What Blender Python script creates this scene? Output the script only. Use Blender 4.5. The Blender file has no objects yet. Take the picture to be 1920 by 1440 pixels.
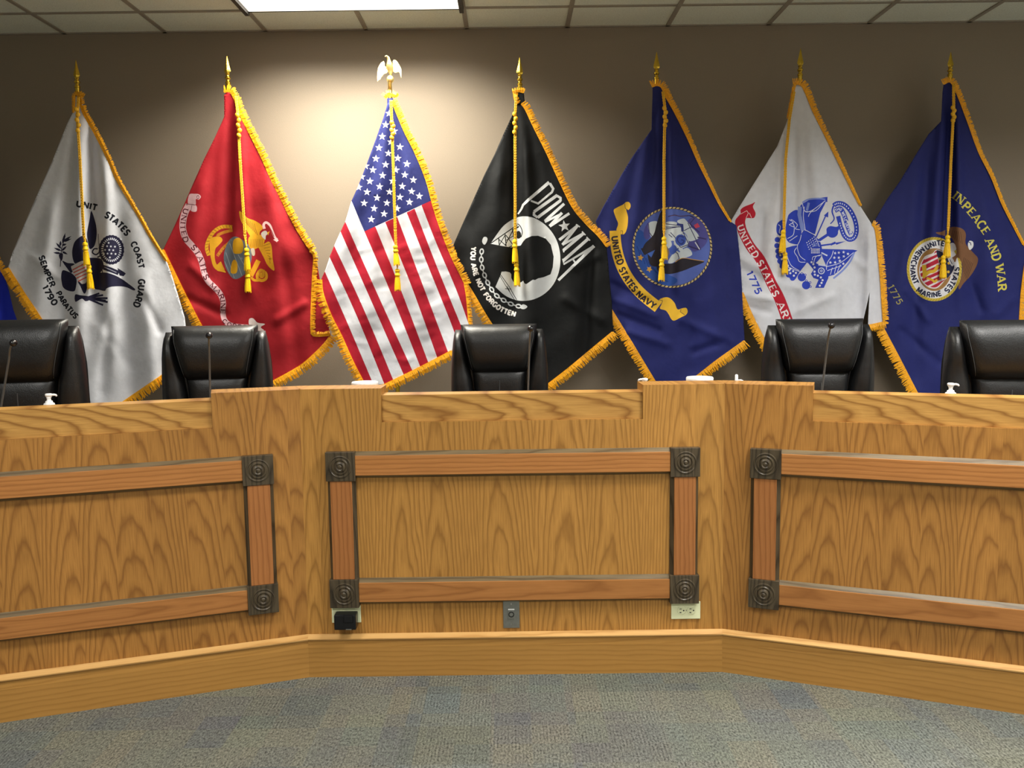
import bpy, bmesh, math, random
import numpy as np
from mathutils import Vector, Matrix
from mathutils.geometry import delaunay_2d_cdt

random.seed(7)
rng = np.random.default_rng(7)
PI = math.pi
S = bpy.context.scene
C = S.collection

# ------------------------------------------------------------------ camera
FPX, CAM_H = 1610.0, 1.475
PITCH, ROLL = math.radians(5.5), math.radians(0.74)
fw = np.array([0, math.cos(PITCH), -math.sin(PITCH)])
up0 = np.array([0, math.sin(PITCH), math.cos(PITCH)])
rt0 = np.array([1.0, 0, 0])
upv = up0 * math.cos(ROLL) + rt0 * math.sin(ROLL)
rtv = rt0 * math.cos(ROLL) - up0 * math.sin(ROLL)
EYE = np.array([0, 0, CAM_H])
cam_d = bpy.data.cameras.new('camera')
cam = bpy.data.objects.new('camera', cam_d)
C.objects.link(cam)
cam_d.sensor_width = 36.0
cam_d.lens = 36.0 * FPX / 1920.0
cam_d.clip_start = 0.05
cam.matrix_world = Matrix(((rtv[0], upv[0], -fw[0], EYE[0]), (rtv[1], upv[1], -fw[1], EYE[1]),
                           (rtv[2], upv[2], -fw[2], EYE[2]), (0, 0, 0, 1)))
S.camera = cam

# ------------------------------------------------------------------ exposure, world
S.view_settings.view_transform = 'Standard'
S.view_settings.look = 'None'
S.view_settings.exposure = 0.0
S.view_settings.gamma = 1.0
S.view_settings.use_curve_mapping = False
w = bpy.data.worlds.new('world')
S.world = w
w.use_nodes = True
w.node_tree.nodes['Background'].inputs[0].default_value = (0.9, 0.93, 1.0, 1)
w.node_tree.nodes['Background'].inputs[1].default_value = 0.0

# ------------------------------------------------------------------ ceiling lamps (the room's fixtures, plus unseen ones added at the right)
CEIL = 3.13
LAMP_W, LAMP_D = 1.19, 0.59
LAMPS = [  # x, y, watts
    (-0.862, 4.725, 96),
    (-1.47, 1.50, 46), (1.58, 2.30, 78),
    (-1.47, -0.60, 50), (1.58, -0.60, 56), (3.40, 2.90, 76), (3.95, -1.2, 110),  # the last pair is added out of view to brighten the right side
]
LAMP_SPREAD = math.radians(152)
LAMP_COL = (1.0, 0.98, 0.94)


def ray(px, py):
    return fw + rtv * ((px - 960) / FPX) - upv * ((py - 720) / FPX)


def on_y(px, py, Y):
    d = ray(px, py)
    return EYE + d * (Y / d[1])


def on_plane(px, py, p0, n):
    d = ray(px, py)
    return EYE + d * (np.dot(np.array(p0) - EYE, n) / np.dot(d, n))


# ------------------------------------------------------------------ material helpers
def lin(c):
    def f(v):
        v /= 255.0
        return v / 12.92 if v <= 0.04045 else ((v + 0.055) / 1.055) ** 2.4
    return (f(c[0]), f(c[1]), f(c[2]), 1.0)


class NT:
    def __init__(self, name):
        self.m = bpy.data.materials.new(name)
        self.m.use_nodes = True
        self.t = self.m.node_tree
        self.b = self.t.nodes['Principled BSDF']

    def n(self, typ, **kw):
        nd = self.t.nodes.new(typ)
        for k, v in kw.items():
            setattr(nd, k, v)
        return nd

    def link(self, a, b):
        self.t.links.new(a, b)

    def val(self, sock, v):
        if hasattr(v, 'is_linked') or isinstance(v, bpy.types.NodeSocket):
            self.link(v, sock)
        else:
            sock.default_value = v

    def math(self, op, a, b=0.0, c=0.0):
        nd = self.n('ShaderNodeMath', operation=op)
        self.val(nd.inputs[0], a)
        self.val(nd.inputs[1], b)
        self.val(nd.inputs[2], c)
        return nd.outputs[0]

    def comb(self, x, y, z):
        nd = self.n('ShaderNodeCombineXYZ')
        self.val(nd.inputs[0], x); self.val(nd.inputs[1], y); self.val(nd.inputs[2], z)
        return nd.outputs[0]

    def noise(self, vec, scale=1.0, detail=2.0, rough=0.5):
        nd = self.n('ShaderNodeTexNoise')
        self.link(vec, nd.inputs['Vector'])
        nd.inputs['Scale'].default_value = scale
        nd.inputs['Detail'].default_value = detail
        nd.inputs['Roughness'].default_value = rough
        return nd.outputs['Fac']

    def ramp(self, fac, stops, interp='LINEAR'):
        nd = self.n('ShaderNodeValToRGB')
        self.link(fac, nd.inputs[0])
        cr = nd.color_ramp
        cr.interpolation = interp
        while len(cr.elements) < len(stops):
            cr.elements.new(0.5)
        for e, (p, c) in zip(cr.elements, stops):
            e.position = p
            e.color = c if len(c) == 4 else (*c, 1)
        return nd.outputs[0]

    def mix(self, fac, a, b, blend='MIX'):
        nd = self.n('ShaderNodeMix', data_type='RGBA', blend_type=blend)
        self.val(nd.inputs[0], fac)
        self.val(nd.inputs[6], a)
        self.val(nd.inputs[7], b)
        return nd.outputs[2]

    def bump(self, h, strength=0.3, dist=0.002):
        nd = self.n('ShaderNodeBump')
        nd.inputs['Strength'].default_value = strength
        nd.inputs['Distance'].default_value = dist
        self.link(h, nd.inputs['Height'])
        self.link(nd.outputs[0], self.b.inputs['Normal'])

    def obj(self):
        tc = self.n('ShaderNodeTexCoord')
        sp = self.n('ShaderNodeSeparateXYZ')
        self.link(tc.outputs['Object'], sp.inputs[0])
        return tc.outputs['Object'], sp.outputs[0], sp.outputs[1], sp.outputs[2]

    def set(self, rough=0.5, metal=0.0, spec=0.5, coat=0.0):
        self.b.inputs['Roughness'].default_value = rough
        self.b.inputs['Metallic'].default_value = metal
        self.b.inputs['Specular IOR Level'].default_value = spec
        self.b.inputs['Coat Weight'].default_value = coat
        self.b.inputs['Coat Roughness'].default_value = 0.2


def plain(name, col, rough=0.5, metal=0.0, spec=0.5, nscale=60.0, namp=0.06, bump=0.0):
    t = NT(name)
    o, x, y, z = t.obj()
    c = lin(col)
    n = t.noise(o, nscale, 3.0)
    lo = tuple(v * (1 - namp) for v in c[:3]) + (1,)
    hi = tuple(min(1, v * (1 + namp)) for v in c[:3]) + (1,)
    t.link(t.ramp(n, [(0.3, lo), (0.7, hi)]), t.b.inputs['Base Color'])
    t.set(rough, metal, spec)
    if bump:
        t.bump(n, bump, 0.001)
    return t.m


def oak(name, light, dark, grain='z', flitch=0.2, freq=60.0, k=0.07, rough=0.38, pores=0.35, seed=0.0, tone=0.25, wave=0.03):
    """flat sawn oak: growth rings cut by the board, one random cut per veneer flitch"""
    t = NT(name)
    o, x, y, z = t.obj()
    a, c = (z, x) if grain == 'z' else (x, z)
    cw = t.math('DIVIDE', t.math('ADD', c, 10.0 + seed), flitch)
    idx = t.math('FLOOR', cw)
    wn = t.n('ShaderNodeTexWhiteNoise', noise_dimensions='1D')
    t.link(t.math('ADD', idx, seed * 3.7), wn.inputs['W'])
    rnd = wn.outputs['Value']
    wn2 = t.n('ShaderNodeTexWhiteNoise', noise_dimensions='1D')
    t.link(t.math('ADD', idx, 31.3 + seed), wn2.inputs['W'])
    rnd2 = wn2.outputs['Value']
    u = t.math('SUBTRACT', t.math('FRACT', cw), t.math('MULTIPLY_ADD', rnd, 0.9, 0.05))
    u = t.math('MULTIPLY', u, flitch)
    wob = t.noise(t.comb(t.math('MULTIPLY', c, 7.0), t.math('MULTIPLY_ADD', rnd, 9.0, seed), t.math('MULTIPLY', a, 1.6)), 1.0, 2.5)
    wob2 = t.noise(t.comb(t.math('MULTIPLY', c, 28.0), 3.0 + seed, t.math('MULTIPLY', a, 6.0)), 1.0, 2.0)
    d0 = t.math('MULTIPLY', t.math('ADD', a, t.math('MULTIPLY_ADD', rnd2, 3.0, 0.15)), k)
    d0 = t.math('ADD', d0, t.math('MULTIPLY', wob, wave))
    r = t.math('SQRT', t.math('ADD', t.math('MULTIPLY', u, u), t.math('MULTIPLY', d0, d0)))
    ph = t.math('ADD', t.math('MULTIPLY', r, freq), t.math('MULTIPLY', wob2, 0.9))
    ring = t.math('FRACT', ph)
    L, D = lin(light), lin(dark)
    mid = tuple((p * 0.75 + q * 0.25) for p, q in zip(L, D))
    col = t.ramp(ring, [(0.0, mid), (0.2, L), (0.62, mid), (0.85, D), (1.0, mid)])
    pv = t.comb(t.math('MULTIPLY', c, 340.0), t.math('MULTIPLY', y, 60.0), t.math('MULTIPLY', a, 9.0))
    pn = t.noise(pv, 1.0, 2.0)
    pr = t.ramp(pn, [(0.35, (0, 0, 0)), (0.55, (1, 1, 1))])
    pore = t.math('MULTIPLY', t.math('SUBTRACT', 1.0, pr), pores)
    col = t.mix(pore, col, D)
    big = t.noise(t.comb(t.math('MULTIPLY', c, 5.0), seed, t.math('MULTIPLY', a, 2.0)), 1.0, 2.0)
    tonec = t.ramp(t.math('ADD', t.math('MULTIPLY', big, 0.6), t.math('MULTIPLY', rnd, 0.4)),
                   [(0.25, (1 - tone, 1 - tone, 1 - tone * 1.1)), (0.75, (1.0, 1.0, 1.0))])
    col = t.mix(1.0, col, tonec, 'MULTIPLY')
    t.link(col, t.b.inputs['Base Color'])
    t.set(rough, 0, 0.4)
    t.bump(pn, 0.12, 0.0006)
    return t.m


def fabric(name, col, rough=0.7, sheen=0.0):
    t = NT(name)
    o, x, y, z = t.obj()
    wv = t.math('ADD', t.math('SINE', t.math('MULTIPLY', x, 2600.0)), t.math('SINE', t.math('MULTIPLY', z, 2600.0)))
    c = lin(col)
    n = t.noise(o, 30.0, 4.0)
    t.link(t.ramp(n, [(0.3, tuple(v * 0.93 for v in c[:3])), (0.7, c)]), t.b.inputs['Base Color'])
    t.set(rough, 0, 0.22)
    t.b.inputs['Sheen Weight'].default_value = sheen
    n2 = t.noise(o, 14.0, 3.0)
    h = t.math('ADD', t.math('MULTIPLY', wv, 0.02), n2)
    t.bump(h, 0.35, 0.012)
    return t.m


def carpet():
    t = NT('patchwork_carpet')
    o, x, y, z = t.obj()

    def cells(sx, sy, off):
        v = t.comb(t.math('FLOOR', t.math('MULTIPLY_ADD', x, 1 / sx, off)), t.math('FLOOR', t.math('MULTIPLY_ADD', y, 1 / sy, off * 1.7)), off)
        wn = t.n('ShaderNodeTexWhiteNoise', noise_dimensions='3D')
        t.link(v, wn.inputs['Vector'])
        return wn.outputs['Value']
    a = cells(0.30, 0.25, 0.3)
    b = cells(0.13, 0.22, 5.6)
    c = cells(0.05, 0.11, 9.2)
    base = t.ramp(a, [(0.0, lin((96, 95, 103))), (0.22, lin((107, 111, 104))), (0.42, lin((118, 114, 103))), (0.6, lin((101, 108, 112))), (0.8, lin((92, 96, 92))), (1.0, lin((112, 108, 105)))])
    base2 = t.ramp(b, [(0.0, lin((88, 88, 99))), (0.3, lin((107, 113, 104))), (0.6, lin((118, 112, 101))), (1.0, lin((94, 104, 110)))])
    base3 = t.ramp(c, [(0.0, lin((90, 90, 94))), (0.5, lin((110, 110, 103))), (1.0, lin((103, 107, 105)))])
    col = t.mix(0.45, base, base2)
    col = t.mix(0.25, col, base3)
    sp = t.noise(t.comb(t.math('MULTIPLY', x, 150.0), t.math('MULTIPLY', y, 75.0), 0.0), 1.0, 3.0, 0.85)
    rib = t.math('MULTIPLY', t.math('SINE', t.math('MULTIPLY', x, 2 * PI / 0.012)), t.math('MULTIPLY', t.math('GREATER_THAN', a, 0.45), t.noise(o, 9.0, 2.0)))
    fine = t.math('ADD', t.math('MULTIPLY', sp, 1.3), t.math('MULTIPLY', rib, 0.075))
    col = t.mix(1.0, col, t.ramp(fine, [(0.40, (0.16, 0.16, 0.15)), (0.64, (0.92, 0.93, 0.84)), (0.90, (1.75, 1.75, 1.6))]), 'MULTIPLY')
    t.link(col, t.b.inputs['Base Color'])
    t.set(0.95, 0, 0.1)
    t.bump(fine, 0.6, 0.006)
    return t.m


def wall_paint():
    t = NT('taupe_wall_paint')
    o, x, y, z = t.obj()
    n = t.noise(o, 180.0, 3.0)
    c = lin((137, 125, 110))
    t.link(t.ramp(n, [(0.3, tuple(v * 0.95 for v in c[:3])), (0.7, c)]), t.b.inputs['Base Color'])
    t.set(0.6, 0, 0.3)
    t.bump(n, 0.25, 0.002)
    return t.m


def tile_mat():
    t = NT('acoustic_tile')
    o, x, y, z = t.obj()
    n = t.noise(o, 140.0, 4.0, 0.7)
    n2 = t.noise(o, 420.0, 2.0, 0.7)
    c = lin((228, 236, 228))
    d = tuple(v * 0.78 for v in c[:3])
    t.link(t.ramp(t.math('ADD', t.math('MULTIPLY', n, 0.5), t.math('MULTIPLY', n2, 0.5)), [(0.38, d), (0.55, c)]), t.b.inputs['Base Color'])
    t.set(0.9, 0, 0.1)
    t.bump(n, 0.3, 0.002)
    return t.m


def leather():
    t = NT('black_leather')
    o, x, y, z = t.obj()
    v = t.n('ShaderNodeTexVoronoi')
    v.inputs['Scale'].default_value = 260.0
    t.link(o, v.inputs['Vector'])
    n = t.noise(o, 16.0, 3.0)
    t.b.inputs['Base Color'].default_value = lin((16, 17, 19))
    t.set(0.42, 0, 0.5)
    h = t.math('ADD', t.math('MULTIPLY', v.outputs['Distance'], 0.25), t.math('MULTIPLY', n, 1.5))
    t.bump(h, 0.25, 0.006)
    return t.m


def emit(name, col, strength):
    t = NT(name)
    t.b.inputs['Base Color'].default_value = lin(col)
    t.b.inputs['Emission Color'].default_value = lin(col)
    t.b.inputs['Emission Strength'].default_value = strength
    return t.m


M = dict(
    pale=plain('pale_wall_paint', (226, 223, 214), 0.7), wall=wall_paint(), tile=tile_mat(), carpet=carpet(), leather=leather(),
    grid=plain('ceiling_grid_shaded', (150, 144, 134), 0.5),  # bars darkened: shade along the tile edges is put into this colour
    panel=oak('oak_veneer_panel', (188, 137, 68), (148, 103, 47), 'z', 0.21, 100, 0.042, pores=0.6, tone=0.16, wave=0.035),
    panel_b=oak('oak_veneer_panel_wing', (178, 126, 62), (138, 92, 42), 'z', 0.125, 100, 0.062, pores=0.55, seed=2.3, tone=0.16, wave=0.028),
    ledge=oak('golden_oak_board', (198, 150, 80), (140, 94, 42), 'x', 0.30, 80, 0.085, seed=4.1, tone=0.12, wave=0.05),
    rail=oak('reddish_oak_rail', (180, 121, 66), (150, 96, 48), 'x', 0.5, 60, 0.035, seed=1.2, tone=0.15),
    rail_v=oak('reddish_oak_upright', (172, 112, 62), (146, 90, 46), 'z', 0.5, 60, 0.04, seed=3.1, tone=0.15),
    base=oak('oak_baseboard', (182, 134, 68), (164, 118, 57), 'x', 0.34, 50, 0.07, seed=6.2, tone=0.2, pores=0.2),
    cap=oak('lit_oak_moulding', (208, 164, 102), (180, 134, 76), 'x', 0.34, 50, 0.05, seed=7.2, tone=0.1, pores=0.2),  # paler than the baseboard, overhead light put into the colour
    dark=oak('dark_stained_oak', (88, 76, 58), (52, 43, 32), 'z', 0.3, 90, 0.05, rough=0.36, seed=5.5),
    mould_lit=oak('dark_stained_moulding_lit', (116, 101, 76), (84, 70, 50), 'x', 0.3, 60, 0.05, rough=0.3, seed=8.5),  # lighter copy of the dark stain, light on level edges put into it
    gilt=plain('gilt_eagle_metal', (248, 226, 150), 0.42, 1.0, 0.5, 40, 0.04),
    gold=plain('gold_fringe_thread', (240, 165, 22), 0.5, 0, 0.4, 200, 0.25),
    cord=plain('gold_cord', (232, 178, 40), 0.5, 0, 0.4, 300, 0.25),
    tassel=plain('yellow_tassel', (250, 196, 10), 0.5, 0, 0.4, 300, 0.2),
    brass=plain('polished_brass', (226, 190, 70), 0.22, 1.0, 0.5, 40, 0.05),
    white=plain('white_plastic', (240, 240, 238), 0.35),
    ivory=plain('ivory_plastic', (222, 226, 186), 0.4, 0, 0.5, 20, 0.02),
    slot=plain('dark_slot', (30, 28, 26), 0.6),
    steel=plain('brushed_steel', (150, 152, 148), 0.38, 0.85, 0.5, 90, 0.08),
    chrome=plain('chrome', (210, 210, 210), 0.15, 1.0),
    blackp=plain('black_plastic', (14, 14, 18), 0.28),
    mic=plain('grey_gooseneck_metal', (96, 98, 98), 0.4, 0.5),
    frame=plain('dark_lamp_frame', (40, 38, 36), 0.5),
    lens=emit('lamp_diffuser', (255, 248, 232), 2.2),
    seam=plain('black_stitching', (60, 62, 64), 0.5),
    clear=plain('soap_bottle_plastic', (232, 236, 234), 0.25),
)


# ------------------------------------------------------------------ object helpers
def obj(name, bm, mats, parent=None, smooth=False, loc=None, rz=None):
    me = bpy.data.meshes.new(name)
    if isinstance(bm, bmesh.types.BMesh):
        bmesh.ops.recalc_face_normals(bm, faces=bm.faces[:])
        if smooth:
            for f in bm.faces:
                f.smooth = True
        bm.to_mesh(me)
        bm.free()
    else:
        me.from_pydata(*bm)
        if smooth:
            me.polygons.foreach_set('use_smooth', [True] * len(me.polygons))
    for m in (mats if isinstance(mats, (list, tuple)) else [mats]):
        me.materials.append(m)
    o = bpy.data.objects.new(name, me)
    C.objects.link(o)
    if parent:
        o.parent = parent
    if loc is not None:
        o.location = loc
    if rz is not None:
        o.rotation_euler = (0, 0, rz)
    return o


def thing(name, label, cat, loc=(0, 0, 0), rz=0.0, group=None):
    o = bpy.data.objects.new(name, None)
    C.objects.link(o)
    o.empty_display_size = 0.1
    o.location = loc
    o.rotation_euler = (0, 0, rz)
    tag(o, label, cat, group)
    return o


def tag(o, label, cat, group=None):
    o['label'] = label
    o['category'] = cat
    if group:
        o['group'] = group
    return o


def struct(name, bm, mats, smooth=False):
    o = obj(name, bm, mats, smooth=smooth)
    o['kind'] = 'structure'
    return o


def copy_tree(o, parent=None):
    c = o.copy()
    C.objects.link(c)
    c.parent = parent
    for ch in list(o.children):
        copy_tree(ch, c)
    return c


def BM():
    return bmesh.new()


def box(bm, x0, x1, y0, y1, z0, z1, bevel=0.0):
    vs = [bm.verts.new((x, y, z)) for x in (x0, x1) for y in (y0, y1) for z in (z0, z1)]
    q = [(0, 1, 3, 2), (4, 6, 7, 5), (0, 4, 5, 1), (2, 3, 7, 6), (0, 2, 6, 4), (1, 5, 7, 3)]
    fs = [bm.faces.new([vs[i] for i in f]) for f in q]
    if bevel:
        es = list({e for f in fs for e in f.edges})
        bmesh.ops.bevel(bm, geom=es, offset=bevel, segments=2, profile=0.6, affect='EDGES')
    return bm


def prism_xy(bm, pts, z0, z1):
    a = [bm.verts.new((p[0], p[1], z0)) for p in pts]
    b = [bm.verts.new((p[0], p[1], z1)) for p in pts]
    n = len(pts)
    bm.faces.new(a[::-1]); bm.faces.new(b)
    for i in range(n):
        bm.faces.new((a[i], a[(i + 1) % n], b[(i + 1) % n], b[i]))


def prism_xz(bm, pts, y0, y1):
    a = [bm.verts.new((p[0], y0, p[1])) for p in pts]
    b = [bm.verts.new((p[0], y1, p[1])) for p in pts]
    n = len(pts)
    bm.faces.new(a); bm.faces.new(b[::-1])
    for i in range(n):
        bm.faces.new((a[i], b[i], b[(i + 1) % n], a[(i + 1) % n]))


def lathe(bm, prof, axis='z', seg=24, o=(0, 0, 0)):
    rings = []
    for r, h in prof:
        ring = []
        for i in range(seg):
            a = 2 * PI * i / seg
            p = (r * math.cos(a), r * math.sin(a), h) if axis == 'z' else (r * math.cos(a), h, r * math.sin(a))
            ring.append(bm.verts.new((p[0] + o[0], p[1] + o[1], p[2] + o[2])))
        rings.append(ring)
    for A, B in zip(rings, rings[1:]):
        for i in range(seg):
            bm.faces.new((A[i], A[(i + 1) % seg], B[(i + 1) % seg], B[i]))
    bm.faces.new(rings[0]); bm.faces.new(rings[-1])


def tube(bm, pts, r, seg=8, rend=None):
    pts = [Vector(p) for p in pts]
    prev = None
    n = len(pts)
    for i, p in enumerate(pts):
        t = (pts[min(i + 1, n - 1)] - pts[max(i - 1, 0)]).normalized()
        u = t.orthogonal().normalized() if prev is None else None
        if u is None:
            u = (lastu - t * lastu.dot(t)).normalized()
        lastu = u
        v = t.cross(u)
        rr = r if rend is None else r + (rend - r) * i / (n - 1)
        ring = [bm.verts.new(p + (u * math.cos(2 * PI * k / seg) + v * math.sin(2 * PI * k / seg)) * rr) for k in range(seg)]
        if prev:
            for k in range(seg):
                bm.faces.new((prev[k], prev[(k + 1) % seg], ring[(k + 1) % seg], ring[k]))
        else:
            bm.faces.new(ring)
        prev = ring
    bm.faces.new(prev)


def ball(bm, c, rx, ry=None, rz=None, u=16, v=10):
    ry = ry or rx; rz = rz or rx
    m = Matrix.Translation(c) @ Matrix.Diagonal((rx, ry, rz, 1))
    bmesh.ops.create_uvsphere(bm, u_segments=u, v_segments=v, radius=1, matrix=m)


# ------------------------------------------------------------------ room shell
WALL_Y = 5.40
b = BM(); box(b, -5.0, 5.0, -4.0, WALL_Y, -0.1, 0.0); struct('floor', b, M['carpet'])
b = BM(); box(b, -5.0, 5.0, WALL_Y, WALL_Y + 0.1, -0.1, CEIL + 0.1); struct('wall_back', b, M['wall'])
b = BM(); box(b, -5.1, -5.0, -4.0, WALL_Y + 0.1, -0.1, CEIL + 0.1); struct('wall_left', b, M['pale'])
b = BM(); box(b, 5.0, 5.1, -4.0, WALL_Y + 0.1, -0.1, CEIL + 0.1); struct('wall_right', b, M['pale'])
b = BM(); box(b, -5.1, 5.1, -4.1, -4.0, -0.1, CEIL + 0.1); struct('wall_front', b, M['pale'])
b = BM(); box(b, -5.0, 5.0, -4.0, WALL_Y, CEIL, CEIL + 0.1); struct('ceiling', b, M['tile'])
b = BM()
GX0, GY0, TILE = -0.247, 5.03, 0.61
for k in range(-7, 9):
    x = GX0 + k * TILE
    if -4.95 < x < 4.95:
        box(b, x - 0.013, x + 0.013, -4.0, WALL_Y, CEIL - 0.006, CEIL)
for k in range(0, 15):
    y = GY0 - k * TILE
    box(b, -5.0, 5.0, y - 0.0125, y + 0.0125, CEIL - 0.0055, CEIL)
box(b, -5.0, 5.0, WALL_Y - 0.02, WALL_Y, CEIL - 0.006, CEIL)
struct('trim_1', b, M['grid'])

# dais platform behind the bench
PLAT = 0.18
AL, AR = math.radians(18.6), math.radians(21.3)
CXR, CYR = 0.822, 3.30
WING = 2.4
lx, ly = -CXR - WING * math.cos(AL), CYR - WING * math.sin(AL)
rx_, ry_ = CXR + WING * math.cos(AR), CYR - WING * math.sin(AR)
b = BM()
prism_xy(b, [(-4.99, ly + 0.06), (lx, ly + 0.06), (-CXR, CYR + 0.06), (CXR, CYR + 0.06), (rx_, ry_ + 0.06), (4.99, ry_ + 0.06), (4.99, WALL_Y), (-4.99, WALL_Y)], 0.0, PLAT)
struct('floor_platform', b, M['carpet'])

# ------------------------------------------------------------------ ceiling lamps
LAMP_TEXT = ['white glowing rectangular ceiling light above the stars and stripes flag',
             'glowing ceiling light over the floor in front of the left bench section',
             'glowing ceiling light over the floor in front of the right bench section',
             'glowing ceiling light at the left in the audience part of the room',
             'glowing ceiling light at the right in the audience part of the room',
             'added unseen ceiling light beside the right side wall, brightening the right-hand flags', 'added unseen ceiling light beside the right side wall at the back of the audience, for bounce']
for i, (x, y, wt) in enumerate(LAMPS):
    t = thing('ceiling_light', LAMP_TEXT[i], 'ceiling light', (x, y, CEIL), 0, 'ceiling light panels')
    hw, hd = LAMP_W / 2, LAMP_D / 2
    b = BM()
    for s in (-1, 1):
        box(b, s * (hw + 0.01) - 0.012, s * (hw + 0.01) + 0.012, -hd - 0.01, hd + 0.01, -0.032, -0.007)
    for s in (-1, 1):
        box(b, -hw, hw, s * (hd + 0.004) - 0.006, s * (hd + 0.004) + 0.006, -0.012, -0.007)
    obj('lamp_frame', b, M['frame'], t)
    b = BM(); box(b, -hw, hw, -hd, hd, -0.011, -0.0065); obj('diffuser', b, M['lens'], t)
    ld = bpy.data.lights.new('fluorescent_tubes', 'AREA')
    ld.shape = 'RECTANGLE'; ld.size = LAMP_W - 0.04; ld.size_y = LAMP_D - 0.04
    ld.energy = wt; ld.color = LAMP_COL if i else (1.0, 0.95, 0.82); ld.spread = LAMP_SPREAD if i else math.radians(140)
    lo = bpy.data.objects.new('fluorescent_tubes', ld)
    C.objects.link(lo); lo.parent = t; lo.location = (0, 0, -0.014)

# ------------------------------------------------------------------ the bench (three built-in sections)
Z_RAIS, Z_NOTCH, Z_CAP = 1.147, 1.014, 1.119


def frame_rail(parent, x0, x1, z0, z1, vertical):
    """face board on a dark bevelled backing"""
    b = BM()
    box(b, x0, x1, -0.026, -0.002, z0, z1, 0.002)
    r = obj('frame_rail', b, M['rail_v' if vertical else 'rail'], parent)
    b = BM()
    e = 0.013
    if vertical:
        for (xa, xb) in ((x0, x0 - e), (x1, x1 + e)):
            pts = [(xa, -0.020), (xb, -0.004), (xb, 0.0), (xa, 0.0)]
            prism_xy(b, pts, z0, z1)
    else:
        for (za, zb) in ((z0, z0 - e), (z1, z1 + e)):
            yz = [(-0.022, za), (-0.002, zb), (0.0, zb), (0.0, za)]
            A = [b.verts.new((x0, y, z)) for y, z in yz]
            B = [b.verts.new((x1, y, z)) for y, z in yz]
            b.faces.new(A); b.faces.new(B[::-1])
            for i in range(4):
                b.faces.new((A[i], B[i], B[(i + 1) % 4], A[(i + 1) % 4]))
    mo = obj('edge_moulding', b, M['dark' if vertical else 'mould_lit'], r)
    mo['label'] = 'dark bevelled edge'


def corner_block(parent, cx, cz, h=0.057):
    b = BM()
    box(b, cx - h, cx + h, -0.030, 0.0, cz - h, cz + h, 0.002)
    # turned bullseye: rings standing on the block face
    prof = [(0.0445, -0.0295), (0.0435, -0.0325), (0.040, -0.0335), (0.0375, -0.031), (0.035, -0.0305), (0.0325, -0.031),
            (0.030, -0.034), (0.0265, -0.0345), (0.0245, -0.032), (0.0225, -0.0315), (0.0195, -0.036), (0.014, -0.0385), (0.0105, -0.0365), (0.008, -0.036), (0.005, -0.0385), (0.002, -0.039)]
    lathe(b, prof, 'y', 32, (cx, 0, cz))
    o = obj('corner_block', b, M['dark'], parent)
    o['label'] = 'dark square block with turned bullseye'
    return o


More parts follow.
